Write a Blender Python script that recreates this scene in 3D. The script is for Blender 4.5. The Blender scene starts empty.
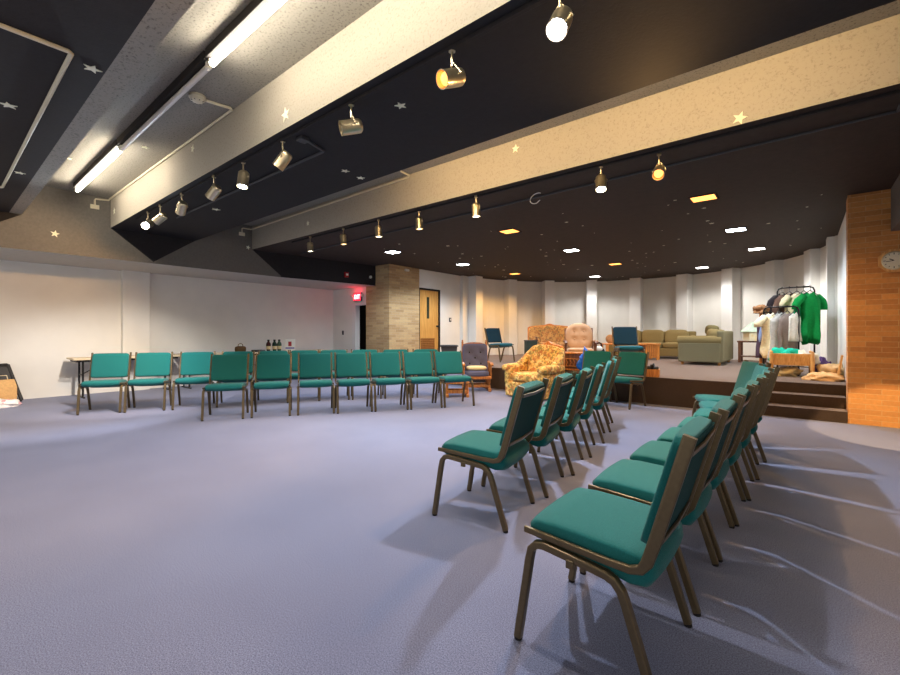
import bpy, bmesh, math, random
from mathutils import Vector, Matrix, noise
random.seed(7)
R = math.radians
scene = bpy.context.scene
col = scene.collection

# ------------------------------------------------------------------ helpers
def srgb(r, g, b):
    def f(v):
        v /= 255.0
        return v / 12.92 if v <= 0.04045 else ((v + 0.055) / 1.055) ** 2.4
    return (f(r), f(g), f(b), 1.0)

def new_mat(name):
    m = bpy.data.materials.new(name)
    m.use_nodes = True
    nt = m.node_tree
    return m, nt, nt.nodes['Principled BSDF']

def node(nt, t, **kw):
    n = nt.nodes.new(t)
    for k, v in kw.items():
        if k in n.inputs: n.inputs[k].default_value = v
        else: setattr(n, k, v)
    return n

def mat(name, c, rough=0.7, metal=0.0, var=0.12, scale=40.0, bump=0.0, bscale=None, spec=0.3, detail=3.0, sheen=0.0):
    """base colour with a little noise variation and an optional bump"""
    m, nt, b = new_mat(name)
    tc = node(nt, 'ShaderNodeTexCoord')
    nz = node(nt, 'ShaderNodeTexNoise', Scale=scale, Detail=detail)
    nt.links.new(tc.outputs['Object'], nz.inputs['Vector'])
    cr = node(nt, 'ShaderNodeValToRGB')
    e = cr.color_ramp.elements
    e[0].position, e[1].position = 0.3, 0.7
    e[0].color = (c[0]*(1-var), c[1]*(1-var), c[2]*(1-var), 1)
    e[1].color = (min(1, c[0]*(1+var)), min(1, c[1]*(1+var)), min(1, c[2]*(1+var)), 1)
    nt.links.new(nz.outputs['Fac'], cr.inputs['Fac'])
    nt.links.new(cr.outputs['Color'], b.inputs['Base Color'])
    b.inputs['Roughness'].default_value = rough
    b.inputs['Metallic'].default_value = metal
    b.inputs['Specular IOR Level'].default_value = spec
    if sheen: b.inputs['Sheen Weight'].default_value = sheen
    if bump:
        n2 = node(nt, 'ShaderNodeTexNoise', Scale=bscale or scale, Detail=4.0)
        nt.links.new(tc.outputs['Object'], n2.inputs['Vector'])
        bp = node(nt, 'ShaderNodeBump', Strength=bump, Distance=0.01)
        nt.links.new(n2.outputs['Fac'], bp.inputs['Height'])
        nt.links.new(bp.outputs['Normal'], b.inputs['Normal'])
    return m

def emis(name, c, strength):
    m, nt, b = new_mat(name)
    b.inputs['Base Color'].default_value = c
    b.inputs['Emission Color'].default_value = c
    b.inputs['Emission Strength'].default_value = strength
    return m

def wood(name, c1, c2, scale=6.0, rough=0.45):
    m, nt, b = new_mat(name)
    tc = node(nt, 'ShaderNodeTexCoord')
    mp = node(nt, 'ShaderNodeMapping')
    mp.inputs['Scale'].default_value = (scale*4, scale*4, scale*0.5)
    nt.links.new(tc.outputs['Object'], mp.inputs['Vector'])
    nz = node(nt, 'ShaderNodeTexNoise', Scale=2.0, Detail=5.0, Distortion=0.6)
    nt.links.new(mp.outputs['Vector'], nz.inputs['Vector'])
    cr = node(nt, 'ShaderNodeValToRGB')
    cr.color_ramp.elements[0].color, cr.color_ramp.elements[1].color = c1, c2
    cr.color_ramp.elements[0].position, cr.color_ramp.elements[1].position = 0.35, 0.68
    nt.links.new(nz.outputs['Fac'], cr.inputs['Fac'])
    nt.links.new(cr.outputs['Color'], b.inputs['Base Color'])
    b.inputs['Roughness'].default_value = rough
    return m

def brick(name, c1, c2, mortar):
    m, nt, b = new_mat(name)
    tc = node(nt, 'ShaderNodeTexCoord')
    sp = node(nt, 'ShaderNodeSeparateXYZ')
    nt.links.new(tc.outputs['Object'], sp.inputs[0])
    ad = node(nt, 'ShaderNodeMath', operation='ADD')
    nt.links.new(sp.outputs['X'], ad.inputs[0]); nt.links.new(sp.outputs['Y'], ad.inputs[1])
    cb = node(nt, 'ShaderNodeCombineXYZ')
    nt.links.new(ad.outputs[0], cb.inputs['X']); nt.links.new(sp.outputs['Z'], cb.inputs['Y'])
    bt = node(nt, 'ShaderNodeTexBrick', Color1=c1, Color2=c2, Mortar=mortar, Scale=1.0)
    bt.inputs['Mortar Size'].default_value = 0.004
    bt.inputs['Mortar Smooth'].default_value = 0.2
    bt.inputs['Brick Width'].default_value = 0.30
    bt.inputs['Row Height'].default_value = 0.068
    bt.inputs['Bias'].default_value = -0.1
    nt.links.new(cb.outputs[0], bt.inputs['Vector'])
    nz = node(nt, 'ShaderNodeTexNoise', Scale=25.0, Detail=4.0)
    nt.links.new(tc.outputs['Object'], nz.inputs['Vector'])
    mx = node(nt, 'ShaderNodeMix', data_type='RGBA', blend_type='MULTIPLY')
    mx.inputs['Factor'].default_value = 0.45
    nt.links.new(bt.outputs['Color'], mx.inputs['A']); nt.links.new(nz.outputs['Color'], mx.inputs['B'])
    hs = node(nt, 'ShaderNodeHueSaturation', Saturation=1.0, Value=1.3)
    nt.links.new(mx.outputs['Result'], hs.inputs['Color'])
    # keep the hue of the brick: only the value of the noise is wanted
    bw = node(nt, 'ShaderNodeRGBToBW'); nt.links.new(nz.outputs['Color'], bw.inputs[0])
    nt.links.new(bw.outputs[0], mx.inputs['B'])
    nt.links.new(hs.outputs['Color'], b.inputs['Base Color'])
    b.inputs['Roughness'].default_value = 0.85
    bp = node(nt, 'ShaderNodeBump', Strength=0.5, Distance=0.006)
    inv = node(nt, 'ShaderNodeMath', operation='SUBTRACT'); inv.inputs[0].default_value = 1.0
    nt.links.new(bt.outputs['Fac'], inv.inputs[1])
    nt.links.new(inv.outputs[0], bp.inputs['Height'])
    nt.links.new(bp.outputs['Normal'], b.inputs['Normal'])
    return m

def floral(name, base, cols, scale=14.0):
    m, nt, b = new_mat(name)
    tc = node(nt, 'ShaderNodeTexCoord')
    nz = node(nt, 'ShaderNodeTexNoise', Scale=scale*0.6, Detail=2.0)
    nt.links.new(tc.outputs['Object'], nz.inputs['Vector'])
    mx = node(nt, 'ShaderNodeMix', data_type='RGBA'); mx.inputs['Factor'].default_value = 0.12
    nt.links.new(tc.outputs['Object'], mx.inputs['A']); nt.links.new(nz.outputs['Color'], mx.inputs['B'])
    vo = node(nt, 'ShaderNodeTexVoronoi', Scale=scale)
    nt.links.new(mx.outputs['Result'], vo.inputs['Vector'])
    sp = node(nt, 'ShaderNodeSeparateColor'); nt.links.new(vo.outputs['Color'], sp.inputs[0])
    cr = node(nt, 'ShaderNodeValToRGB'); cr.color_ramp.interpolation = 'CONSTANT'
    el = cr.color_ramp.elements
    el[0].color = base; el[0].position = 0
    el[1].color = cols[0]; el[1].position = 0.3
    for i, c in enumerate(cols[1:]):
        e = el.new(0.3 + 0.7*(i+1)/len(cols)); e.color = c
    nt.links.new(sp.outputs[0], cr.inputs['Fac'])
    n2 = node(nt, 'ShaderNodeTexNoise', Scale=scale*4, Detail=2.0)
    nt.links.new(tc.outputs['Object'], n2.inputs['Vector'])
    mm = node(nt, 'ShaderNodeMix', data_type='RGBA'); mm.inputs['B'].default_value = base
    mu = node(nt, 'ShaderNodeMath', operation='MULTIPLY'); mu.inputs[1].default_value = 0.45
    nt.links.new(n2.outputs['Fac'], mu.inputs[0]); nt.links.new(mu.outputs[0], mm.inputs['Factor']); nt.links.new(cr.outputs['Color'], mm.inputs['A'])
    nt.links.new(mm.outputs['Result'], b.inputs['Base Color'])
    b.inputs['Roughness'].default_value = 0.9
    return m

class MB:
    """collects shapes into one bmesh; build() links them as ONE mesh object"""
    def __init__(s): s.bm = bmesh.new(); s.smooth = False
    def _add(s, bm2, M=None, mi=0):
        if M is not None: bmesh.ops.transform(bm2, matrix=M, verts=bm2.verts)
        for f in bm2.faces: f.material_index = mi
        me = bpy.data.meshes.new('tmp'); bm2.to_mesh(me); bm2.free()
        s.bm.from_mesh(me); bpy.data.meshes.remove(me)
        return s
    def box(s, c, d, bev=0.0, M=None, seg=2, mi=0, rot=None):
        b = bmesh.new(); bmesh.ops.create_cube(b, size=1)
        bmesh.ops.scale(b, vec=d, verts=b.verts)
        if bev: bmesh.ops.bevel(b, geom=list(b.edges), offset=bev, segments=seg, affect='EDGES', profile=0.5)
        T = Matrix.Translation(c)
        if rot is not None: T = T @ rot
        if M is not None: T = M @ T
        return s._add(b, T, mi)
    def bx(s, x0, x1, y0, y1, z0, z1, bev=0.0, M=None, mi=0):
        return s.box(((x0+x1)/2, (y0+y1)/2, (z0+z1)/2), (abs(x1-x0), abs(y1-y0), abs(z1-z0)), bev, M, mi=mi)
    def cushion(s, c, d, n=5.0, cuts=7, M=None, rot=None, fn=None):
        """puffy rounded block (a superellipsoid) of full size d"""
        b = bmesh.new(); bmesh.ops.create_cube(b, size=2)
        bmesh.ops.subdivide_edges(b, edges=list(b.edges), cuts=cuts, use_grid_fill=True)
        for v in b.verts:
            p = v.co
            k = (abs(p.x)**n + abs(p.y)**n + abs(p.z)**n) ** (1.0/n)
            p = p / k
            v.co = Vector((p.x*d[0]/2, p.y*d[1]/2, p.z*d[2]/2))
            if fn: v.co = fn(v.co)
        T = Matrix.Translation(c)
        if rot is not None: T = T @ rot
        if M is not None: T = M @ T
        s.smooth = True
        return s._add(b, T)
    def tube(s, pts, r, n=8, M=None, flat=None, closed=False, taper=None, up=None):
        """sweep along pts; flat=(a,b) gives a rounded-rectangular section of half sizes a,b"""
        pts = [Vector(p) for p in pts]; b = bmesh.new(); rings = []
        N = len(pts)
        ref = Vector(up) if up else None
        for i, p in enumerate(pts):
            if closed: t = pts[(i+1) % N] - pts[i-1]
            else: t = pts[min(i+1, N-1)] - pts[max(i-1, 0)]
            t.normalize()
            if ref is None:
                ref = Vector((0, 0, 1)) if abs(t.z) < 0.9 else Vector((1, 0, 0))
            u = ref - t*ref.dot(t)
            if u.length < 1e-4: u = Vector((1, 0, 0)) - t*t.x
            u.normalize(); w = t.cross(u)
            if not up: ref = u
            k = taper[i] if taper else 1.0
            ring = []
            for j in range(n):
                a = 2*math.pi*(j+0.5)/n
                ca, sa = math.cos(a), math.sin(a)
                if flat:
                    e = 0.35
                    x = flat[0]*math.copysign(abs(ca)**e, ca); y = flat[1]*math.copysign(abs(sa)**e, sa)
                else: x, y = r*ca, r*sa
                ring.append(b.verts.new(p + u*x*k + w*y*k))
            rings.append(ring)
        for i in range(N if closed else N-1):
            A, B = rings[i], rings[(i+1) % N]
            for j in range(n): b.faces.new((A[j], A[(j+1) % n], B[(j+1) % n], B[j]))
        if not closed:
            b.faces.new(list(reversed(rings[0]))); b.faces.new(rings[-1])
        bmesh.ops.recalc_face_normals(b, faces=b.faces)
        if not flat: s.smooth = True
        return s._add(b, M)
    def lathe(s, prof, n=20, M=None, cap=True):
        b = bmesh.new(); rings = []
        for r, z in prof:
            rings.append([b.verts.new((r*math.cos(2*math.pi*j/n), r*math.sin(2*math.pi*j/n), z)) for j in range(n)])
        for A, B in zip(rings, rings[1:]):
            for j in range(n): b.faces.new((A[j], A[(j+1) % n], B[(j+1) % n], B[j]))
        if cap:
            b.faces.new(list(reversed(rings[0]))); b.faces.new(rings[-1])
        bmesh.ops.remove_doubles(b, verts=b.verts, dist=1e-5)
        bmesh.ops.recalc_face_normals(b, faces=b.faces)
        s.smooth = True
        return s._add(b, M)
    def prism(s, poly, h, M=None, bev=0.0):
        """extrude an xy polygon by h along z"""
        b = bmesh.new()
        f = b.faces.new([b.verts.new((x, y, 0)) for x, y in poly])
        r = bmesh.ops.extrude_face_region(b, geom=[f])
        bmesh.ops.translate(b, vec=(0, 0, h), verts=[v for v in r['geom'] if isinstance(v, bmesh.types.BMVert)])
        bmesh.ops.recalc_face_normals(b, faces=b.faces)
        if bev: bmesh.ops.bevel(b, geom=list(b.edges), offset=bev, segments=2, affect='EDGES', profile=0.5)
        return s._add(b, M)
    def loft(s, rings, M=None, cap=True):
        b = bmesh.new()
        V = [[b.verts.new(p) for p in r] for r in rings]; n = len(V[0])
        for A, B in zip(V, V[1:]):
            for j in range(n): b.faces.new((A[j], A[(j+1) % n], B[(j+1) % n], B[j]))
        if cap: b.faces.new(list(reversed(V[0]))); b.faces.new(V[-1])
        bmesh.ops.recalc_face_normals(b, faces=b.faces)
        s.smooth = True
        return s._add(b, M)
    def build(s, name, mats, parent=None, angle=40):
        me = bpy.data.meshes.new(name); s.bm.to_mesh(me); s.bm.free()
        if not isinstance(mats, (list, tuple)): mats = [mats]
        for m in mats: me.materials.append(m)
        if s.smooth:
            for p in me.polygons: p.use_smooth = True
            if angle: me.set_sharp_from_angle(angle=R(angle))
        o = bpy.data.objects.new(name, me); col.objects.link(o)
        if parent is not None: o.parent = parent
        return o

def tag(o, label=None, cat=None, group=None, kind=None):
    if label: o['label'] = label
    if cat: o['category'] = cat
    if group: o['group'] = group
    if kind: o['kind'] = kind
    return o

def thing(name, label, cat, loc=(0, 0, 0), rz=0.0, group=None):
    o = bpy.data.objects.new(name, None); col.objects.link(o)
    o.empty_display_size = 0.1
    o.location = loc; o.rotation_euler = (0, 0, rz)
    return tag(o, label, cat, group)

def struct(o, label, cat='structure'):
    return tag(o, label, cat, None, 'structure')

def copy_tree(o, parent=None):
    c = o.copy(); col.objects.link(c)
    if parent is not None: c.parent = parent
    for ch in list(o.children): copy_tree(ch, c)
    return c

def TR(x, y, z, rz=0, rx=0, ry=0):
    return Matrix.Translation((x, y, z)) @ Matrix.Rotation(rz, 4, 'Z') @ Matrix.Rotation(ry, 4, 'Y') @ Matrix.Rotation(rx, 4, 'X')

def aim(pos, d):
    """matrix whose local -Z points along d"""
    d = Vector(d).normalized()
    return Matrix.Translation(pos) @ (-d).to_track_quat('Z', 'Y').to_matrix().to_4x4()

ORD = ['first', 'second', 'third', 'fourth', 'fifth', 'sixth', 'seventh', 'eighth', 'ninth', 'tenth']

# ------------------------------------------------------------------ sizes of the room (metres, camera above the origin)
XB, XW, XP = -9.32, -10.92, -8.475        # bulkhead face, white wall, stage side wall
YS = 7.77                                  # stage front, brick faces
Y0, Y1, Y1B, Y2 = 0.94, 2.04, 3.39, 4.53   # beam edges
ZB, ZT, ZS, ZG = 3.03, 3.54, 2.49, 0.454   # beam underside, recess ceiling, soffit, stage floor
XR = 2.6
YN = -1.6                                  # near end of what is built

# ------------------------------------------------------------------ materials
def carpet(name, ca, cb, cc):
    m, nt, b = new_mat(name)
    tc = node(nt, 'ShaderNodeTexCoord')
    n1 = node(nt, 'ShaderNodeTexNoise', Scale=190.0, Detail=4.0, Roughness=0.75)
    nt.links.new(tc.outputs['Object'], n1.inputs['Vector'])
    cr = node(nt, 'ShaderNodeValToRGB'); e = cr.color_ramp.elements
    e[0].position, e[0].color = 0.36, ca
    e[1].position, e[1].color = 0.64, cb
    nt.links.new(n1.outputs['Fac'], cr.inputs['Fac'])
    n2 = node(nt, 'ShaderNodeTexNoise', Scale=1.6, Detail=5.0)
    nt.links.new(tc.outputs['Object'], n2.inputs['Vector'])
    mr = node(nt, 'ShaderNodeMapRange'); mr.inputs['From Min'].default_value = 0.35; mr.inputs['From Max'].default_value = 0.7
    mr.inputs['To Min'].default_value = 0.0; mr.inputs['To Max'].default_value = 0.3
    nt.links.new(n2.outputs['Fac'], mr.inputs['Value'])
    mx = node(nt, 'ShaderNodeMix', data_type='RGBA'); mx.inputs['B'].default_value = cc
    nt.links.new(mr.outputs[0], mx.inputs['Factor']); nt.links.new(cr.outputs['Color'], mx.inputs['A'])
    nt.links.new(mx.outputs['Result'], b.inputs['Base Color'])
    b.inputs['Roughness'].default_value = 0.95; b.inputs['Specular IOR Level'].default_value = 0.1
    b.inputs['Sheen Weight'].default_value = 0.25
    bp = node(nt, 'ShaderNodeBump', Strength=0.6, Distance=0.004)
    nt.links.new(n1.outputs['Fac'], bp.inputs['Height']); nt.links.new(bp.outputs['Normal'], b.inputs['Normal'])
    return m

def popcorn(name, c, dark):
    """sprayed, pitted plaster"""
    m, nt, b = new_mat(name)
    tc = node(nt, 'ShaderNodeTexCoord')
    n1 = node(nt, 'ShaderNodeTexNoise', Scale=52.0, Detail=5.0, Roughness=0.65)
    nt.links.new(tc.outputs['Object'], n1.inputs['Vector'])
    cr = node(nt, 'ShaderNodeValToRGB'); e = cr.color_ramp.elements
    e[0].position, e[0].color = 0.3, dark
    e[1].position, e[1].color = 0.47, c
    nt.links.new(n1.outputs['Fac'], cr.inputs['Fac']); nt.links.new(cr.outputs['Color'], b.inputs['Base Color'])
    b.inputs['Roughness'].default_value = 0.8; b.inputs['Specular IOR Level'].default_value = 0.35
    bp = node(nt, 'ShaderNodeBump', Strength=0.35, Distance=0.006)
    nt.links.new(n1.outputs['Fac'], bp.inputs['Height']); nt.links.new(bp.outputs['Normal'], b.inputs['Normal'])
    return m

M_CARPET = carpet('blue_carpet', srgb(68, 72, 101), srgb(144, 148, 177), srgb(90, 92, 120))
M_STAGE = carpet('stage_carpet', srgb(84, 68, 60), srgb(118, 98, 88), srgb(92, 74, 66))
M_RISER = carpet('riser_carpet', srgb(52, 41, 35), srgb(82, 66, 56), srgb(56, 44, 38))
M_WALL = mat('cream_wall_paint', srgb(229, 226, 219), 0.85, var=0.025, scale=3, bump=0.05, bscale=90)
M_PILA = mat('white_wall_paint', srgb(228, 226, 222), 0.8, var=0.02, scale=3, bump=0.05, bscale=90)
M_POP = popcorn('sprayed_plaster', srgb(170, 162, 148), srgb(144, 136, 122))
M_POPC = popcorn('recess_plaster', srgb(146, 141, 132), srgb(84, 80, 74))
M_BULK = mat('grey_plaster', srgb(112, 107, 100), 0.85, var=0.08, scale=30, bump=0.15, bscale=60)
M_BLACK = mat('black_ceiling_paint', srgb(38, 35, 37), 0.75, var=0.1, scale=20, bump=0.12, bscale=50)
M_BROWN = mat('dark_brown_ceiling', srgb(62, 51, 45), 0.8, var=0.12, scale=14, bump=0.25, bscale=60)
M_BRICK = brick('orange_brown_brick', srgb(208, 144, 78), srgb(174, 112, 60), srgb(204, 160, 108))
M_BRICKT = brick('brick_in_plainer_light', srgb(196, 164, 118), srgb(164, 130, 90), srgb(180, 160, 130))  # same brick as above, the difference in light put into its colour
M_TEAL = mat('teal_fabric', srgb(27, 99, 98), 0.9, var=0.16, scale=220, bump=0.3, bscale=400, spec=0.12, sheen=0.12)
M_TEALD = mat('shaded_dark_teal_back', srgb(20, 62, 62), 0.85, var=0.1, scale=180, bump=0.2, bscale=400, spec=0.2)  # dark teal of the chair back with its shading put into the colour
M_NAVY = mat('blue_teal_fabric', srgb(24, 92, 108), 0.9, var=0.1, scale=180, spec=0.15, sheen=0.2)
M_NAVYD = mat('navy_back_fabric', srgb(22, 52, 66), 0.85, var=0.1, scale=180, spec=0.2)
M_BRONZE = mat('bronze_metal', srgb(106, 91, 68), 0.34, metal=0.65, var=0.08, scale=60)
M_DARKMET = mat('black_metal', srgb(36, 34, 34), 0.45, metal=0.4, var=0.08)
M_GLIDE = mat('black_rubber', srgb(28, 26, 26), 0.7, var=0.05)
M_OAK = wood('oak', srgb(150, 88, 38), srgb(200, 132, 66))
M_OAKO = wood('orange_oak', srgb(176, 104, 40), srgb(222, 150, 74))
M_WALN = wood('walnut', srgb(84, 50, 32), srgb(122, 78, 50))
M_PINE = wood('pine', srgb(196, 140, 74), srgb(226, 176, 108))
M_DOOR = wood('door_oak', srgb(196, 138, 62), srgb(218, 162, 86), scale=3, rough=0.5)
M_WHITE = mat('off_white_plastic', srgb(232, 228, 216), 0.5, var=0.02)
M_CREAMC = mat('cream_conduit', srgb(214, 204, 178), 0.55, var=0.03)
M_STAR = mat('cream_star_plastic', srgb(240, 238, 214), 0.5, var=0.03)
M_LAM = mat('cream_laminate', srgb(224, 206, 172), 0.4, var=0.04, scale=8)
M_GREY = mat('grey_plastic', srgb(70, 70, 74), 0.6, var=0.05)
M_BRASS = mat('brushed_nickel', srgb(204, 190, 160), 0.28, metal=0.9, var=0.06, scale=30)
M_OLIVE = mat('olive_fabric', srgb(128, 114, 78), 0.95, var=0.1, scale=120, bump=0.2, bscale=300, spec=0.1)
M_OLIVEL = mat('olive_grey_fabric', srgb(122, 116, 90), 0.95, var=0.08, scale=120, bump=0.2, bscale=300, spec=0.1)
M_TAN = mat('tan_velour', srgb(184, 146, 112), 0.95, var=0.08, scale=90, bump=0.1, spec=0.1, sheen=0.3)
M_SLATE = mat('slate_blue_fabric', srgb(92, 94, 120), 0.95, var=0.1, scale=120, bump=0.2, bscale=300, spec=0.1)
M_CREAMF = mat('cream_fabric', srgb(228, 208, 160), 0.95, var=0.06, scale=60, spec=0.1)
M_FLOR = floral('gold_floral_fabric', srgb(220, 182, 100), [srgb(196, 138, 66), srgb(236, 206, 140), srgb(128, 92, 52), srgb(170, 92, 56), srgb(112, 110, 62)], 26)
M_FLOR2 = floral('tan_floral_fabric', srgb(186, 146, 90), [srgb(150, 96, 60), srgb(190, 150, 96), srgb(120, 90, 66), srgb(170, 120, 70), srgb(110, 100, 70)], 26)
def fab(name, r, g, b_, var=0.1): return mat(name, srgb(r, g, b_), 0.95, var=var, scale=30, bump=0.15, bscale=120, spec=0.1)

# ------------------------------------------------------------------ shell
struct(MB().bx(XW-1.5, XR, YN, YS+2.0, -0.12, 0).build('floor', M_CARPET), 'blue-violet loop pile carpet over the whole lower floor', 'floor')

# stage: front along YS, curved back, stair well cut out near the brick
CX, CY, RW = -3.95, 11.0, 4.42
SX0, SX1 = -0.54, 0.46
arc = [(CX + RW*math.cos(R(a)), CY + RW*math.sin(R(a))) for a in range(0, 181, 6)]
poly = [(XP-0.02, YS), (SX0, YS), (SX0, YS+0.56), (SX1, YS+0.56), (0.7, YS+0.56), (0.7, CY)] + arc + [(XP-0.02, CY)]
m = MB(); m.prism(poly, ZG-0.001, TR(0, 0, 0.001))
for f in m.bm.faces:
    f.material_index = 0 if f.normal.z > 0.5 else 1
struct(m.build('stage', [M_STAGE, M_RISER]), 'raised stage with taupe carpet and dark brown carpeted front', 'stage')
m = MB()
for i, z in enumerate((0.151, 0.303)):
    m.bx(SX0+0.002, SX1-0.002, YS+0.28*i, YS+0.558, 0.152*i+0.001, z)
for f in m.bm.faces: f.material_index = 0 if f.normal.z > 0.5 else 1
struct(m.build('stage_steps', [M_STAGE, M_RISER]), 'two dark carpeted steps up to the stage beside the brick wall', 'steps')

# curved back wall as one shell with vertical board joints
m = MB(); b = bmesh.new(); ring = []
for a in range(-2, 183, 4):
    for rr in (RW, RW+0.15): pass
    ring.append(a)
V = []
for a in ring:
    ca, sa = math.cos(R(a)), math.sin(R(a))
    V.append([b.verts.new((CX+r*ca, CY+r*sa, z)) for r, z in ((RW, ZG-0.02), (RW, ZB+0.02), (RW+0.15, ZB+0.02), (RW+0.15, ZG-0.02))])
for A, B in zip(V, V[1:]):
    for j in range(4): b.faces.new((A[j], B[j], B[(j+1) % 4], A[(j+1) % 4]))
b.faces.new(V[0]); b.faces.new(list(reversed(V[-1])))
bmesh.ops.recalc_face_normals(b, faces=b.faces)
m._add(b)
struct(m.build('wall_back', M_WALL), 'curved cream wall behind the stage', 'wall')
for i, (a, rin) in enumerate([(176, 4.10), (155, 4.10), (135.8, 4.00), (115.3, 3.93), (95.3, 3.95), (75.3, 4.05), (56.3, 4.10), (38.3, 4.20), (18.8, 4.24), (0.9, 4.30)]):
    M = Matrix.Translation((CX, CY, 0)) @ Matrix.Rotation(R(a), 4, 'Z')
    o = MB().bx(rin, RW+0.05, -0.17, 0.17, ZG-0.01, ZB+0.01, 0.006, M).build('wall_pilaster', M_PILA)
    struct(o, '%s white pilaster along the curved wall, counted from the oak door' % ORD[i], 'pilaster')

# side wall with the oak door, brick pillar, right brick wall
DY0, DY1, DZ = 8.93, 9.85, 2.50
m = MB()
m.bx(XP-0.16, XP, DY1, CY+0.25, ZG-0.02, ZB+0.02)
m.bx(XP-0.16, XP, DY0-0.06, DY1, DZ, ZB+0.02)
struct(m.build('wall_left_stage', M_WALL), 'cream wall beside the oak door on the stage', 'wall')
m = MB(); m.bx(-9.40, XP+0.02, YS, DY0-0.01, 0, ZB+0.02)
struct(m.build('brick_pillar', M_BRICKT), 'wide brick pillar between dark doorway and oak door', 'pillar')
m = MB(); m.bx(SX1, XR, YS, YS+0.30, 0, ZB+0.02)
struct(m.build('wall_right_brick', M_BRICK), 'orange brown brick wall beside the stage steps', 'wall')
struct(MB().bx(0.50, 0.70, YS+0.30, CY, ZG-0.02, ZB+0.02).build('wall_right_stage', M_PILA), 'white side wall of the stage behind the brick', 'wall')

# oak door
d = thing('door_1', 'oak door with narrow glass slot and louvred panel on the stage', 'door', (XP-0.05, (DY0+DY1)/2, ZG)); d['kind'] = 'structure'
w = DY1-DY0
MB().bx(-0.022, 0.022, -w/2+0.03, w/2-0.05, 0.01, DZ-ZG-0.05, 0.004).build('door_leaf', M_DOOR, d)
m = MB(); m.bx(-0.06, 0.06, w/2-0.05, w/2, 0, DZ-ZG); m.bx(-0.06, 0.06, -w/2, -w/2+0.03, 0, DZ-ZG); m.bx(-0.06, 0.06, -w/2+0.03, w/2-0.05, DZ-ZG-0.05, DZ-ZG)
m.build('door_frame', M_DARKMET, d)
MB().bx(0.018, 0.028, -0.10, 0.0, 1.17, 1.80, 0.003).build('door_window', mat('dark_glass', srgb(58, 62, 50), 0.15, var=0.05), d)
m = MB(); m.bx(0.016, 0.026, -0.36, 0.24, 0.10, 0.60)
for k in range(9): m.box((0.030, -0.06, 0.14+0.052*k), (0.012, 0.56, 0.034), 0, rot=Matrix.Rotation(R(25), 4, 'Y'))
m.build('louvre_panel', wood('brown_louvre', srgb(140, 90, 40), srgb(160, 106, 52)), d)
m = MB(); m.lathe([(0.03, 0), (0.03, 0.01), (0.012, 0.012), (0.012, 0.04), (0.03, 0.045), (0.032, 0.06), (0.02, 0.075), (0.0, 0.076)], 14, TR(0.022, 0.34, 0.95, ry=R(90)))
m.build('door_knob', M_DARKMET, d)

# left white wall, its column, the wall with the dark doorway
m = MB(); m.bx(XW-0.15, XW, YN, YS+0.15, 0, ZT)
struct(m.build('wall_left', M_WALL), 'long cream wall behind the rows of teal chairs', 'wall')
m = MB(); m.bx(XW, XW+0.15, 2.56, 3.03, 0, ZS+0.005, 0.003)
struct(m.build('wall_column', M_WALL), 'flat cream column on the long wall behind the chairs', 'column')
OX0, OX1, OZ = -9.86, -9.40, 1.99
m = MB()
m.bx(XW, OX0-0.14, YS, YS+0.15, 0, ZS+0.02); m.bx(OX0-0.14, OX1, YS, YS+0.15, OZ+0.06, ZS+0.02)
struct(m.build('wall_left_end', M_WALL), 'short shaded wall with the dark doorway under the exit sign', 'wall')
m = MB(); m.bx(OX0-0.14, OX0, YS-0.015, YS+0.15, 0, OZ+0.06); m.bx(OX0, OX1, YS-0.015, YS+0.15, OZ, OZ+0.06)
struct(m.build('trim_1', M_PILA), 'white painted frame of the dark doorway', 'trim')
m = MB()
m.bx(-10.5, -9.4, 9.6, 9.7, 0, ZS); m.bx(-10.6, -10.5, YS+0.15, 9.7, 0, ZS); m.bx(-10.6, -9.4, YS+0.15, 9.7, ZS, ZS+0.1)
struct(m.build('wall_hall', M_BLACK), 'unlit hall behind the doorway', 'wall')  # hall walls coloured black to give the unlit dark

# bulkhead above the left wall with painted black points under each beam
XE = -9.0
def bulk(Y): return XB if Y <= 5.2 else XB + (XE-XB)*(Y-5.2)/(YS-5.2)
A0, A1, A2 = 0.19, 2.68, 5.20; ZA = 2.52
grey = [[(YN, ZS), (A0, ZS), (A0, ZA), (-0.56, ZB), (-0.56, ZT), (YN, ZT)],
        [(A0, ZS), (A1, ZS), (A1, ZA), (Y1, ZB), (Y1, ZT), (Y0, ZT), (Y0, ZB), (A0, ZA)],
        [(A1, ZS), (A2, ZS), (A2, ZA), (Y2, ZB), (Y2, ZT), (Y1B, ZT), (Y1B, ZB), (A1, ZA)]]
black = [[(A0, ZA), (Y0, ZB), (Y0, ZT), (-0.56, ZT), (-0.56, ZB)], [(A1, ZA), (Y1B, ZB), (Y1B, ZT), (Y1, ZT), (Y1, ZB)],
         [(A2, ZA), (A2, ZT), (Y2, ZT), (Y2, ZB)], [(A2, ZS), (YS-0.002, ZS), (YS-0.002, ZT), (A2, ZT), (A2, ZA)]]
m = MB(); b = bmesh.new()
for k, P in ((0, grey), (1, black)):
    for q in P:
        f = b.faces.new([b.verts.new((bulk(y), y, z)) for y, z in q]); f.material_index = k
f = b.faces.new([b.verts.new(v) for v in ((XB, YN, ZS), (XB, A2, ZS), (bulk(YS-.002), YS-.002, ZS), (XW, YS-.002, ZS), (XW, YN, ZS))]); f.material_index = 2
f = b.faces.new([b.verts.new(v) for v in ((XB, YN, ZS), (XB, YN, ZT), (XW, YN, ZT), (XW, YN, ZS))]); f.material_index = 0
f = b.faces.new([b.verts.new(v) for v in ((bulk(YS-.002), YS-.002, ZS), (bulk(YS-.002), YS-.002, ZT), (XW, YS-.002, ZT), (XW, YS-.002, ZS))]); f.material_index = 1
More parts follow.
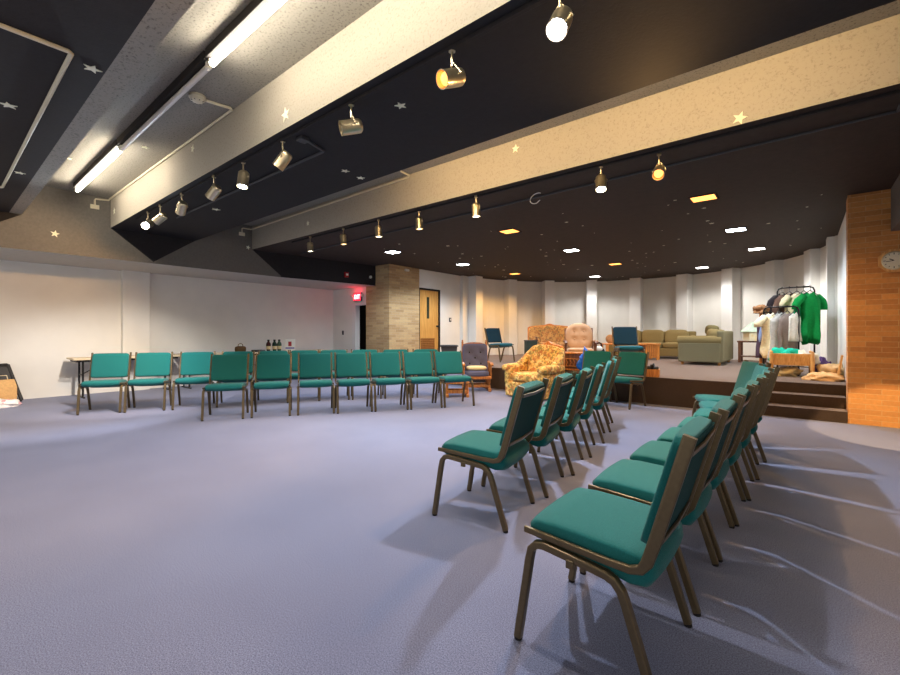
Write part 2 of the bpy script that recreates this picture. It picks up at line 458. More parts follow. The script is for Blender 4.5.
f = b.faces.new([b.verts.new(v) for v in ((XB, YN, ZT), (XB, A2, ZT), (bulk(YS-.002), YS-.002, ZT), (XW, YS-.002, ZT), (XW, YN, ZT))]); f.material_index = 0
bmesh.ops.remove_doubles(b, verts=b.verts, dist=1e-4)
bmesh.ops.recalc_face_normals(b, faces=b.faces)
me = bpy.data.meshes.new('t'); b.to_mesh(me); b.free(); m.bm.from_mesh(me)
M_SOFF = mat('grey_soffit_paint', srgb(186, 182, 174), 0.85, var=0.03, scale=10)
struct(m.build('wall_bulkhead_left', [M_BULK, M_BLACK, M_SOFF]), 'grey bulkhead over the long wall painted with black points under the beams', 'bulkhead')

# right bulkhead
m = MB(); m.bx(0.86, XR, 1.0, YS-0.002, ZS, ZT)
struct(m.build('wall_bulkhead_right', M_BULK), 'grey bulkhead meeting the brick wall above the clock', 'bulkhead')
struct(MB().bx(XR, XR+0.15, 1.5, YS+0.3, 0, ZT).build('wall_right', M_WALL), 'plain cream wall on the brick side of the room', 'wall')

# ceiling slab and beams
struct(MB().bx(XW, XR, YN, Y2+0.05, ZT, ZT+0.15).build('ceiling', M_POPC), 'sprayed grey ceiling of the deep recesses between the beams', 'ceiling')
def beam(name, label, y0, y1, low, x0=XB-0.05, split=None):
    m = MB(); m.bx(x0, XR, y0, y1, ZB, ZT+0.01)
    if split:
        m = MB(); m.bx(x0, XR, y0, split, ZB, ZT+0.01); m.bx(x0, XR, split, y1, ZB, ZT+0.01)
    for f in m.bm.faces:
        f.material_index = 1 if f.normal.z < -0.5 else 0
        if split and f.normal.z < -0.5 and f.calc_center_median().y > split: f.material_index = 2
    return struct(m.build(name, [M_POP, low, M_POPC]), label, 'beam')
beam('ceiling_beam', 'wide ceiling beam with black underside at the far edge of the lights', -1.55, Y0, M_BLACK, split=0.80)
beam('ceiling_beam', 'middle ceiling beam carrying the first row of spotlights', Y1, Y1B, M_BLACK)
m = MB(); m.bx(XW, XR, Y2, CY+RW+0.4, ZB, ZT+0.01)
for f in m.bm.faces: f.material_index = 1 if f.normal.z < -0.5 else 0
struct(m.build('ceiling_stage', [M_POP, M_BROWN]), 'dark brown star flecked ceiling over the stage with a pale front face', 'ceiling')

# ------------------------------------------------------------------ banquet chairs
def chair_proto(seat_m, back_m, panel_m, frame_m):
    root = thing('banquet_chair', 'proto', 'chair')
    # seat cushion: profile in x-z, lofted across y, thicker towards the back
    prof = [(0.222, 0.432), (0.226, 0.456), (0.205, 0.480), (0.12, 0.486), (-0.02, 0.480), (-0.15, 0.470), (-0.215, 0.460),
            (-0.245, 0.43), (-0.25, 0.39), (-0.225, 0.352), (-0.18, 0.345), (-0.05, 0.370), (0.10, 0.398), (0.20, 0.408)]
    cxp, czp = 0.0, 0.425
    rings = []
    for y, k in ((-0.232, 0.76), (-0.229, 0.84), (-0.218, 0.91), (-0.195, 0.96), (-0.12, 1.0), (0, 1.02), (0.12, 1.0), (0.195, 0.96), (0.218, 0.91), (0.229, 0.84), (0.232, 0.76)):
        rings.append([(cxp+(x-cxp)*(0.5+0.5*k), y, czp+(z-czp)*k-(0.016*(1-(y/0.237)**2) if z < 0.44 and x > 0 else 0)) for x, z in prof])
    m = MB(); m.loft(rings); m.build('seat', seat_m, root, 60)
    # backrest cushion and the darker upholstered shell behind it
    T = Matrix.Translation((-0.275, 0, 0.685)) @ Matrix.Rotation(R(-16), 4, 'Y')
    def bulge(v):
        yy = v.y/0.237
        v.x += 0.012*(1-yy*yy) if v.x > 0 else -0.004*(1-yy*yy)
        return v
    MB().cushion((0.006, 0, -0.002), (0.046, 0.474, 0.388), 16, 11, T, fn=bulge).build('backrest', back_m, root, 60)
    MB().box((-0.020, 0, -0.005), (0.014, 0.466, 0.370), 0.006, T).build('back_panel', panel_m, root)
    for s in (-1, 1):
        y = 0.250*s
        rail = [(0.222, y, 0.440), (0.10, y, 0.432), (-0.10, y, 0.418), (-0.17, y, 0.416), (-0.205, y, 0.427), (-0.225, y, 0.455), (-0.25, y, 0.535), (-0.30, y, 0.71), (-0.349, y, 0.884)]
        MB().tube(rail, 0, 12, flat=(0.012, 0.020), up=(0, 1, 0), taper=[0.6, 0.6, 0.62, 0.68, 0.8, 0.95, 1, 1, 1]).build('side_rail', frame_m, root)
        yl = 0.252*s
        ft = [(0.250, yl, 0.012), (0.200, yl, 0.33), (0.190, yl, 0.375), (0.170, yl, 0.396), (0.140, yl, 0.402), (0.02, yl, 0.389)]
        rt = [(-0.250, yl, 0.012), (-0.160, yl, 0.295), (-0.145, yl, 0.335), (-0.122, yl, 0.362), (-0.095, yl, 0.374), (0.02, yl, 0.389)]
        for L in (ft, rt):
            lg = MB().tube(L, 0, 12, flat=(0.016, 0.015), up=(0, 1, 0)).build('leg', frame_m, root)
            MB().lathe([(0.015, 0), (0.016, 0.006), (0.013, 0.016)], 10, TR(L[0][0], yl, 0)).build('foot_glide', M_GLIDE, lg)
        MB().box((0.03, 0.268*s, 0.372), (0.03, 0.012, 0.03), 0.003).build('ganging_bracket', frame_m, root)
    for z in (-0.165, 0.150):
        MB().tube([(-0.016, -0.248, z), (-0.030, -0.21, z), (-0.036, 0, z-0.004), (-0.030, 0.21, z), (-0.016, 0.248, z)], 0, 8, T, flat=(0.010, 0.005)).build('back_crossbar', frame_m, root)
    MB().tube([(0.10, -0.248, 0.398), (0.10, 0.248, 0.398)], 0, 8, flat=(0.008, 0.012)).build('seat_crossbar', frame_m, root)
    return root
proto = chair_proto(M_TEAL, M_TEAL, M_TEALD, M_BRONZE)
proto_navy = chair_proto(M_NAVY, M_NAVYD, M_NAVYD, M_BRONZE)
used = set()
def place_chair(x, y, face, label, group, src=proto, z=0.0):
    """face: heading in degrees that the sitter looks along"""
    if src.name in used: o = copy_tree(src)
    else: o = src; used.add(src.name)
    o.location = (x, y, z); o.rotation_euler = (0, 0, R(face))
    tag(o, label, 'chair', group)
    return o
def from_front(pa, pb, head):
    """centre and heading from the two front feet (heading to the right of a->b)"""
    ax, ay = pa; bx, by = pb
    fx, fy = math.cos(R(head)), math.sin(R(head))
    return (ax+bx)/2 - 0.25*fx, (ay+by)/2 - 0.25*fy, head

# row R, in front of the steps (chairs look along -X)
rowR = [(-0.615, 1.73, 180), (-0.60, 2.335, 180), (-0.59, 2.90, 180), (-0.575, 3.45, 181), (-0.56, 3.99, 182), (-0.555, 4.55, 184), (-0.59, 5.11, 198), (-0.70, 5.68, 208)]
for i, (x, y, a) in enumerate(rowR):
    place_chair(x, y, a, 'teal chair, %s from the open carpet end of the row near the steps' % ORD[i], 'row of teal chairs beside the steps')
# row 2, in the middle
row2 = [(-1.675, 2.42, 190), (-1.745, 3.07, 192), (-1.805, 3.65, 194), (-1.90, 4.24, 197), (-2.00, 4.84, 199), (-2.13, 5.40, 201), (-2.30, 5.95, 203)]
for i, (x, y, a) in enumerate(row2):
    place_chair(x, y, a, 'teal chair, %s from the open carpet end of the middle row' % ORD[i], 'middle row of teal chairs')
# pair in front of the stage, looking into the room
place_chair(-2.30, 7.30, -102, 'teal chair facing the room in front of the stage, its whole seat showing', 'pair of teal chairs before the stage')
place_chair(-2.86, 7.36, -90, 'teal chair before the stage whose seat hides behind the middle row', 'pair of teal chairs before the stage')
# left front row and the row behind it
A = [(-6.35, 2.38), (-6.03, 2.82), (-6.01, 2.90), (-5.75, 3.36), (-5.71, 3.46), (-5.40, 3.85), (-5.35, 3.89), (-5.09, 4.32), (-5.05, 4.35), (-4.78, 4.79), (-4.75, 4.82), (-4.49, 5.27), (-4.46, 5.29), (-4.20, 5.75)]
for i in range(7):
    x, y, a = from_front(A[2*i], A[2*i+1], -32.5 + 0.3*i)
    place_chair(x, y, a, 'teal chair, %s from the open end of the front row facing the carpet' % ORD[i], 'front row of teal chairs by the long wall')
B = [(-8.15, 1.39), (-7.99, 1.87), (-7.94, 1.91), (-7.60, 2.33), (-7.55, 2.40), (-7.36, 2.91), (-7.29, 2.97), (-7.10, 3.43), (-7.06, 3.50), (-6.87, 3.94), (-6.86, 3.99), (-6.63, 4.39), (-6.60, 4.42), (-6.33, 4.83), (-6.26, 4.88), (-5.98, 5.28), (-5.93, 5.34), (-5.60, 5.74), (-5.56, 5.80), (-5.22, 6.20)]
for i in range(10):
    x, y, a = from_front(B[2*i], B[2*i+1], -27.0 - 1.2*i)
    place_chair(x, y, a, 'teal chair, %s from the folding table end of the back row by the wall' % ORD[i], 'back row of teal chairs by the long wall')
# two blue-teal chairs on the stage
place_chair(-6.17, 9.63, -14, 'blue-teal chair on the stage turned towards the steps, behind the blue rocker', 'blue-teal chairs on the stage', proto_navy, ZG)
place_chair(-2.80, 9.26, -58, 'navy backed chair on the stage before the low wooden table', 'blue-teal chairs on the stage', proto_navy, ZG)

# ------------------------------------------------------------------ lamps
COOL, NEUT, WARM, ORANGE = (0.80, 0.90, 1.0), (1.0, 0.98, 0.95), (1.0, 0.80, 0.55), (1.0, 0.56, 0.20)
def c4(c): return (c[0], c[1], c[2], 1)
E_ = {k: emis('glow_'+k, c4(v), s) for k, v, s in (('cool', COOL, 22), ('neutral', NEUT, 14), ('warm', WARM, 10), ('orange', (1.0, 0.36, 0.07), 2.2))}
TONE = dict(cool=COOL, neutral=NEUT, warm=WARM, orange=ORANGE, brick=(1.0, 0.70, 0.36)); E_['brick'] = E_['warm']
M_LENSOFF = mat('unlit_lens', srgb(150, 140, 120), 0.3, var=0.03)
M_CANIN = mat('can_inside', srgb(60, 54, 46), 0.4, metal=0.5, var=0.05)
M_TUBE = emis('fluorescent_tube', (1.0, 0.90, 0.73, 1), 34)
M_TUBEOFF = mat('unlit_tube', srgb(206, 200, 196), 0.4, var=0.02)

def lamp(name, kind, energy, c, M, size=None, blend=0.3, radius=0.05):
    l = bpy.data.lights.new(name, kind); l.energy = energy; l.color = c
    if kind == 'SPOT':
        l.spot_size = R(size); l.spot_blend = blend; l.shadow_soft_size = radius
    elif kind == 'AREA':
        l.shape = 'RECTANGLE'; l.size, l.size_y = size
    else: l.shadow_soft_size = radius
    o = bpy.data.objects.new(name, l); col.objects.link(o); o.matrix_world = M
    return o

def spot(x, y, d, tone, power, label, group, zc=2.835, size=105, lens_lit=True, blend=0.55):
    """ceiling can lamp: mount, stem, yoke and an open metal can looking along d"""
    t = thing('spotlight', label, 'spotlight', (x, y, zc), 0, group)
    MB().lathe([(0.022, 0.168), (0.022, 0.192)], 12).build('mount', M_BRASS, t)
    MB().tube([(0, 0, 0.17), (0, 0, 0.075)], 0.008, 8).build('stem', M_BRASS, t)
    d = Vector(d).normalized()
    M = aim((0, 0, 0), d)
    m = MB()
    prof = [(0.0, 0.085), (0.040, 0.085), (0.054, 0.070), (0.056, 0.05), (0.056, -0.082), (0.058, -0.086), (0.053, -0.086), (0.051, -0.05), (0.050, 0.0)]
    m.lathe(prof, 24, M, cap=False); can = m.build('can', M_BRASS, t)
    MB().lathe([(0.050, 0.0), (0.0, 0.01)], 24, M, cap=False).build('can_liner', M_CANIN, t)
    MB().tube([M @ Vector((0.058, 0, 0.01)), M @ Vector((0.064, 0, 0.03)), Vector((0, 0, 0.11)), M @ Vector((-0.064, 0, 0.03)), M @ Vector((-0.058, 0, 0.01))], 0.005, 6).build('yoke', M_BRASS, t)
    lens = [(0.0, -0.078), (0.026, -0.074), (0.040, -0.060), (0.044, -0.040), (0.030, -0.015), (0.016, 0.0)]
    MB().lathe(lens, 20, M).build('bulb', E_[tone] if lens_lit else M_LENSOFF, t)
    if power:
        lamp('spot_light', 'SPOT', power, TONE[tone], aim(Vector((x, y, zc)) + d*0.095, d), size, blend, 0.04)
    return t

BR = 'spotlights under the middle beam'; SR = 'spotlights along the stage edge beam'
S = 1.0
spots = [
 (-7.62, 2.12, (0.70, -0.6, -0.45), 'cool', 70, 'glaring cool spotlight at the bulkhead end of the middle beam', BR, 120, True),
 (-7.08, 2.12, (-0.7, -0.5, -0.62), 'orange', 90, 'orange lit spotlight next to the glaring one under the middle beam', BR, 110, True),
 (-6.27, 2.12, (-0.75, 0.05, -0.66), 'neutral', 230, 'third spotlight from the bulkhead, turned sideways under the middle beam', BR, 64, True),
 (-5.28, 2.12, (-0.78, -0.25, -0.66), 'neutral', 230, 'fourth spotlight from the bulkhead, turned sideways under the middle beam', BR, 64, True),
 (-4.60, 2.14, (0.06, -0.15, -1), 'cool', 150, 'white lit spotlight pointing straight down under the middle beam', BR, 110, True),
 (-3.80, 2.14, (-0.62, -0.45, -1), 'orange', 110, 'orange lit spotlight tilted down, beside the star on the beam', BR, 110, True),
 (-2.77, 2.14, (-0.5, -0.85, -0.30), 'warm', 0, 'unlit spotlight with its open end turned to the room', BR, 110, False),
 (-1.74, 2.14, (-0.25, -0.9, -0.42), 'orange', 60, 'orange glowing spotlight with a visible bulb under the middle beam', BR, 105, True),
 (-0.99, 2.12, (0.06, -0.6, -0.8), 'neutral', 65, 'blinding white spotlight at the top of the middle beam', BR, 120, True),
 (-7.22, 4.62, (0, 0.1, -1), 'cool', 80, 'white spotlight at the bulkhead end of the stage beam', SR, 110, True),
 (-6.20, 4.62, (0, 0.1, -1), 'warm', 70, 'second spotlight from the bulkhead under the stage beam', SR, 110, True),
 (-5.28, 4.62, (0, 0.1, -1), 'cool', 80, 'third spotlight from the bulkhead under the stage beam', SR, 110, True),
 (-4.42, 4.66, (0, 0.1, -1), 'warm', 70, 'fourth spotlight from the bulkhead under the stage beam', SR, 110, True),
 (-3.36, 4.64, (0, 0.1, -1), 'cool', 80, 'fifth spotlight from the bulkhead under the stage beam', SR, 110, True),
 (-1.70, 4.66, (0.12, -0.30, -1), 'cool', 230, 'bright white spotlight beside the orange one under the stage beam', SR, 115, True),
 (-1.13, 4.72, (0.10, -0.80, -0.62), 'orange', 110, 'blazing orange spotlight under the stage beam', SR, 115, True),
 (0.72, 4.65, (0.03, 0.665, -0.743), 'brick', 420, 'added unseen spotlight on the stage beam track shining on the brick', SR, 25, True),  # lamp added out of view to brighten the lower brick
]
for x, y, d, tone, p, lab, g, sz, lit in spots:
    spot(x, y, d, tone, p*S, lab, g, size=sz, lens_lit=lit, blend=0.12 if tone == 'brick' else 0.55)
for yy, xa, xb, lab in ((2.13, -8.2, XR-0.1, 'black lighting track under the middle beam'), (4.65, -7.9, XR-0.1, 'black lighting track under the stage beam')):
    tag(MB().bx(xa, xb, yy-0.016, yy+0.016, 3.005, 3.03, 0.003).build('lighting_track', M_BLACK), lab, 'track', 'lighting tracks')

downs = [(-7.15, 6.68, 'cool'), (-7.0, 9.07, 'cool'), (-4.07, 6.64, 'orange'), (-6.86, 11.5, 'orange'), (-3.95, 9.04, 'cool'), (-5.2, 13.7, 'neutral'),
         (-3.84, 11.56, 'orange'), (-2.17, 13.7, 'neutral'), (-1.04, 6.67, 'orange'), (-0.92, 9.08, 'cool'), (-0.78, 11.43, 'neutral')]
dl = ['white ceiling light over the brick pillar', 'white ceiling light above the blue rocker and oak door', 'orange ceiling light above the floral armchair',
      'orange ceiling light close to the curved wall above the floral loveseat', 'white ceiling light above the tan glider chair', 'small white ceiling light above the tan glider at the back wall',
      'orange ceiling light above the low wooden table', 'small white ceiling light above the olive sofa', 'large orange ceiling light near the blazing orange spotlight',
      'bright white ceiling light above the olive loveseat', 'warm white ceiling light in front of the clothes racks']
for (x, y, tone), lab in zip(downs, dl):
    t = thing('recessed_ceiling_light', lab, 'ceiling light', (x, y, ZB-0.012), 0, 'square lights in the stage ceiling')
    m = MB()
    for q in (-1, 1): m.bx(-0.165, 0.165, q*0.138-0.013, q*0.138+0.013, 0, 0.012, 0.002); m.bx(q*0.152-0.013, q*0.152+0.013, -0.125, 0.125, 0, 0.012, 0.002)
    m.build('trim_frame', M_BROWN, t)
    MB().bx(-0.139, 0.139, -0.125, 0.125, 0.003, 0.011).build('lens', E_[tone], t)
    lamp('down_light', 'SPOT', 200*S*(0.6 if y > 13 else 1) if tone != 'orange' else 170*S, TONE[tone], Matrix.Translation((x, y, ZB-0.03)), 150, 0.5, 0.15)

# fluorescent strips: lit, unlit, lit, lit in the recess in view; unseen warm strips added in the next recess light the stage beam face
M_TUBEW = emis('warm_fluorescent_tube', (1.0, 0.70, 0.36, 1), 34)
def strip(x0, x1, y, lit, label, group, tm=None):
    t = thing('fluorescent_strip_light', label, 'strip light', ((x0+x1)/2, y, ZT), 0, group)
    L = (x1-x0)/2
    MB().bx(-L, L, -0.045, 0.045, -0.075, 0, 0.004).build('housing', M_BLACK, t)
    for s in (-1, 1): MB().bx(s*L-0.03*s, s*L, -0.02, 0.02, -0.13, -0.075, 0.003).build('lamp_holder', M_WHITE, t)
    MB().tube([(-L+0.03, 0, -0.115), (L-0.03, 0, -0.115)], 0.024, 12).build('tube', tm or M_TUBE if lit else M_TUBEOFF, t)
G1 = 'fluorescent strips in the ceiling recess'
strip(-8.78, -6.40, 1.50, True, 'lit strip light at the bulkhead end of the ceiling recess', G1)
strip(-6.37, -3.83, 1.50, False, 'unlit strip light between the two lit ones in the recess', G1)
strip(-3.80, -1.40, 1.50, True, 'lit strip light beside the smoke detector in the ceiling recess', G1)
strip(-1.37, 1.00, 1.50, True, 'lit strip light at the near end of the ceiling recess', G1)
G2 = 'warm strips in the recess behind the middle beam'
strip(-4.30, -1.95, 3.58, True, 'warm strip light hidden above the middle beam, bulkhead side', G2, M_TUBEW)
strip(-1.85, 0.50, 3.58, True, 'warm strip light hidden above the middle beam, brick side', G2, M_TUBEW)

# smoke detector, conduits, boxes, cable loop
t = thing('smoke_detector', 'round cream smoke detector between the strip light and the beam', 'smoke detector', (-4.62, 1.70, ZT), R(0))
MB().lathe([(0.075, 0), (0.075, -0.025), (0.066, -0.03), (0.06, -0.05), (0.035, -0.062), (0, -0.063)], 24).build('housing', M_CREAMC, t)
m = MB()
for k in range(8): m.box((0.05*math.cos(k*math.pi/4), 0.05*math.sin(k*math.pi/4), -0.052), (0.016, 0.006, 0.012), rot=Matrix.Rotation(k*math.pi/4, 4, 'Z'))
m.build('vents', M_GREY, t)
def conduit(pts, label, m=M_CREAMC, r=0.014):
    tag(MB().tube(pts, r, 8).build('conduit', m), label, 'conduit', 'surface conduits')
conduit([(-3.66, -0.9, 3.016), (-3.66, 0.585, 3.016), (-3.675, 0.60, 3.016), (-7.7, 0.605, 3.016), (-7.715, 0.59, 3.016), (-7.715, 0.47, 3.016)], 'cream conduit with a corner on the black wide beam')
conduit([(-4.62, 1.775, ZT-0.014), (-4.58, 2.0, ZT-0.014), (-4.60, 2.022, ZT-0.016), (-9.28, 2.022, ZT-0.016), (-9.30, 2.01, ZT-0.04), (-9.30, 1.83, ZT-0.06), (-9.30, 1.82, ZT-0.08), (-9.30, 1.82, 3.38)], 'cream conduit from the smoke detector along the middle beam')
conduit([(-9.30, 4.30, 3.36), (-9.30, 4.30, 3.44), (-9.30, 4.32, 3.455), (-9.30, 4.49, 3.46), (-9.27, 4.515, 3.465), (-4.50, 4.515, 3.50), (-4.47, 4.50, 3.515), (-4.47, 4.33, 3.525)], 'cream conduit along the top of the stage beam face')
conduit([(-7.6, 2.50, 3.014), (-3.72, 2.52, 3.014), (-3.69, 2.51, 3.014), (-3.62, 2.29, 3.014)], 'grey conduit on the black underside of the middle beam', M_GREY)
conduit([(-8.8, 5.42, 3.014), (0.57, 5.04, 3.014), (0.60, 5.04, 3.014), (0.60, 4.90, 3.014)], 'grey conduit running across the stage ceiling edge', M_GREY, 0.012)
for (x, y, z), dd, lab in (((-9.305, 1.82, 3.345), (0.03, 0.12, 0.07), 'cream junction box on the bulkhead below the recess'),
                           ((-9.305, 4.30, 3.325), (0.03, 0.12, 0.07), 'cream junction box on the bulkhead at the stage beam'),
                           ((-3.62, 2.24, 3.012), (0.09, 0.09, 0.035), 'grey junction box under the middle beam')):
    b_ = MB().box((x, y, z), dd, 0.004).build('junction_box', M_GREY if 'grey' in lab else M_CREAMC); tag(b_, lab, 'junction box', 'junction boxes')
tag(MB().tube([(-2.66+0.09*math.cos(R(a)), 5.0+0.03*math.sin(R(a)), 2.94+0.075*math.sin(R(a))) for a in range(60, 300, 20)] + [(-2.60, 4.98, 2.90)], 0.006, 6).build('cable', M_WHITE), 'short white loop of cable hanging behind the stage beam', 'cable')

# stars
def star_mesh(r, th=0.006):
    pts = [((r if k % 2 == 0 else r*0.42)*math.sin(k*math.pi/5), (r if k % 2 == 0 else r*0.42)*math.cos(k*math.pi/5)) for k in range(10)]
    return pts, th
def star(M, r, label, group):
    pts, th = star_mesh(r)
    o = MB().prism(pts, th).build('star_sticker', M_STAR); o.matrix_world = M
    return tag(o, label, 'star', group)
FX = Matrix.Rotation(R(90), 4, 'Y') @ Matrix.Rotation(R(90), 4, 'Z')      # face towards +X
FY = Matrix.Rotation(R(90), 4, 'X')                                        # face towards -Y
FZ = Matrix.Rotation(R(180), 4, 'X')                                       # face down
GS = 'cream stars stuck on beams and bulkhead'
for (pos, F, r, lab) in [
    ((XB, 1.32, 2.80), FX, 0.06, 'cream star on the grey bulkhead between two black points'),
    ((XB, 4.44, 3.06), FX, 0.05, 'small cream star at the bulkhead corner by the stage beam'),
    ((-3.57, Y1, 3.15), FY, 0.07, 'cream star on the middle beam face above the orange spotlight'),
    ((-5.68, Y1, 3.42), FY, 0.05, 'small cream star high on the middle beam face'),
    ((-9.08, Y1, 3.28), FY, 0.06, 'cream star at the bulkhead end of the middle beam face'),
    ((-2.69, Y2, 3.43), FY, 0.055, 'cream star high on the pale stage beam face'),
    ((-0.43, Y2, 3.085), FY, 0.06, 'large cream star low on the pale stage beam face'),
    ((-7.15, Y2, 3.25), FY, 0.05, 'cream star at the shaded end of the stage beam face'),
    ((-3.80, 0.73, ZB), FZ, 0.055, 'star on the wide black beam beside the conduit corner'),
    ((-4.93, 0.42, ZB), FZ, 0.06, 'star on the wide black beam inside the conduit loop'),
    ((-6.91, 0.68, ZB), FZ, 0.05, 'star on the wide black beam close to the bulkhead'),
    ((-2.50, 2.42, ZB), FZ, 0.05, 'star on the black underside near the unlit spotlight'),
    ((-3.99, 3.0, ZB), FZ, 0.05, 'star on the black underside behind the tilted orange spotlight'),
    ((-4.03, 3.25, ZB), FZ, 0.05, 'small star on the black underside next to a larger star'),
    ((-6.71, 2.72, ZB), FZ, 0.06, 'star on the black underside behind the sideways spotlights'),
    ((-6.4, 1.75, ZT), FZ, 0.05, 'star on the recess ceiling beside the unlit strip'),
    ((-7.6, 1.2, ZT), FZ, 0.06, 'star on the recess ceiling at the lit bulkhead strip'),
]:
    star(Matrix.Translation(pos) @ F @ Matrix.Rotation(R(random.uniform(-25, 25)), 4, 'Z'), r, lab, GS)
pts, th = star_mesh(0.030)
sp_ = MB().prism(pts, 0.005).build('star_sticker', M_STAR)
GT = 'tiny glow stars on the stage ceiling'
LT = 'tiny pale star stuck on the dark stage ceiling'
tag(sp_, LT, 'star', GT); first = True
n = 0
while n < 85:
    x, y = random.uniform(-8.0, 0.3), random.uniform(5.8, 14.6)
    if (x-CX)**2 + (y-CY)**2 > 3.8**2 and y > 10.8: continue
    if any((x-a)**2 + (y-b)**2 < 0.1 for a, b, _ in downs): continue
    o = sp_ if first else sp_.copy()
    if not first: col.objects.link(o)
    first = False; n += 1
    o.matrix_world = Matrix.Translation((x, y, ZB)) @ FZ @ Matrix.Rotation(random.uniform(0, 6.28), 4, 'Z') @ Matrix.Scale(random.choice((0.4, 0.5, 0.6, 0.8, 1.0, 1.3)), 4)

# ------------------------------------------------------------------ things on the walls
M_SIGNRED = emis('exit_red', (1.0, 0.02, 0.05, 1), 1.3)
M_SIGNWHITE = emis('exit_letters', (1.0, 0.55, 0.55, 1), 2.2)
t = thing('exit_sign', 'glowing red exit sign with two lamp heads above the dark doorway', 'exit sign', (-9.72, YS-0.005, 2.215))
MB().bx(-0.17, 0.17, -0.05, 0, -0.115, 0.115, 0.008).build('housing', M_GREY, t)
MB().bx(-0.155, 0.155, -0.054, -0.05, -0.1, 0.1).build('face', M_SIGNRED, t)
cu = bpy.data.curves.new('exit_text', 'FONT'); cu.body = 'EXIT'; cu.size = 0.17; cu.align_x = 'CENTER'; cu.align_y = 'CENTER'; cu.extrude = 0.002; cu.offset = 0.003
to = bpy.data.objects.new('tmp_text', cu); col.objects.link(to)
me = bpy.data.meshes.new_from_object(to.evaluated_get(bpy.context.evaluated_depsgraph_get())); bpy.data.objects.remove(to)
me.materials.clear(); me.materials.append(M_SIGNWHITE)
lo = bpy.data.objects.new('letters', me); col.objects.link(lo); lo.parent = t; lo.location = (0, -0.057, 0); lo.rotation_euler = (R(90), 0, 0); lo.scale = (0.72, 1, 1)
for s in (-1, 1):
    a = MB().tube([(0.17*s, -0.03, 0.02), (0.21*s, -0.04, 0.04)], 0.01, 8).build('lamp_arm', M_GREY, t)
    MB().lathe([(0.025, 0.03), (0.042, 0), (0.045, -0.02), (0.038, -0.022), (0, -0.018)], 16, aim((0.235*s, -0.06, 0.04), (0.1*s, -1, -0.2))).build('lamp_head', M_WHITE, t)
lamp('exit_glow', 'POINT', 1.6, (1.0, 0.02, 0.05), Matrix.Translation((-9.72, YS-0.14, 2.30)), radius=0.06)

def plate(name, label, cat, loc, w, h, d, mt, face, extra=None):
    t = thing(name, label, cat, loc, face)
    MB().bx(-w/2, w/2, -d, 0, -h/2, h/2, 0.003).build('cover', mt, t)
    if extra: extra(t)
    return t
plate('light_switch', 'dark light switch plate on the shaded wall by the doorway', 'switch', (-10.44, YS, 1.21), 0.08, 0.125, 0.01, M_GREY, 0,
      lambda t: MB().bx(-0.012, 0.012, -0.02, -0.01, -0.02, 0.02).build('toggle', M_DARKMET, t))
plate('thermostat', 'small grey thermostat on the cream wall beside the oak door', 'thermostat', (XP, 10.32, 1.61), 0.09, 0.13, 0.025, M_GREY, R(90),
      lambda t: MB().bx(-0.02, 0.02, -0.03, -0.025, -0.02, 0.03).build('dial', M_WHITE, t))
plate('fire_strobe', 'red fire alarm strobe on the black bulkhead', 'alarm', (bulk(6.87)+0.002, 6.87, 2.70), 0.11, 0.13, 0.05, mat('red_plastic', srgb(170, 30, 34), 0.4, var=0.03), R(90)+math.atan2(XB-XE, 2.57),
      lambda t: MB().bx(-0.03, 0.03, -0.07, -0.05, -0.02, 0.03, 0.004).build('strobe_lens', M_WHITE, t))
t = thing('motion_sensor', 'small white round sensor on the black bulkhead near the brick pillar', 'sensor', (bulk(7.6)+0.002, 7.6, 2.71))
MB().lathe([(0.04, 0), (0.04, 0.02), (0.025, 0.045), (0, 0.05)], 16, Matrix.Rotation(R(90), 4, 'Y')).build('housing', M_WHITE, t)
t = thing('wall_sensor', 'white sensor at the top of the brick pillar', 'sensor', (XP+0.02, 8.40, 2.93))
MB().box((0.03, 0, 0), (0.06, 0.14, 0.06), 0.01).build('housing', M_WHITE, t)

# clock on the brick wall
t = thing('wall_clock', 'octagonal wooden wall clock on the orange brown brick', 'clock', (0.885, YS-0.001, 2.115))
oc = [(0.155*math.cos(R(22.5+45*k)), 0.155*math.sin(R(22.5+45*k))) for k in range(8)]
MB().prism(oc, 0.035, FY, 0.006).build('case', M_PINE, t)
MB().lathe([(0.116, 0.034), (0.116, 0.048), (0.104, 0.05), (0.102, 0.038)], 32, FY, cap=False).build('bezel', M_BRASS, t)
dial = MB().lathe([(0, 0.038), (0.103, 0.038), (0.103, 0.036)], 32, FY, cap=False).build('dial', mat('clock_dial', srgb(226, 220, 200), 0.4, var=0.02), t)
m = MB()
for k in range(12):
    a = k*math.pi/6
    m.box((0.086*math.sin(a), 0.086*math.cos(a), 0.040), (0.008, 0.022 if k % 3 == 0 else 0.013, 0.002), M=FY, rot=Matrix.Rotation(-a, 4, 'Z'))
m.build('hour_marks', M_DARKMET, dial)
for nm, L, wd, a in (('hour_hand', 0.048, 0.010, R(-62)), ('minute_hand', 0.072, 0.007, R(-98))):
    MB().box((0.5*L*math.sin(a), 0.5*L*math.cos(a), 0.043), (wd, L, 0.002), M=FY, rot=Matrix.Rotation(-a, 4, 'Z')).build(nm, M_DARKMET, dial)

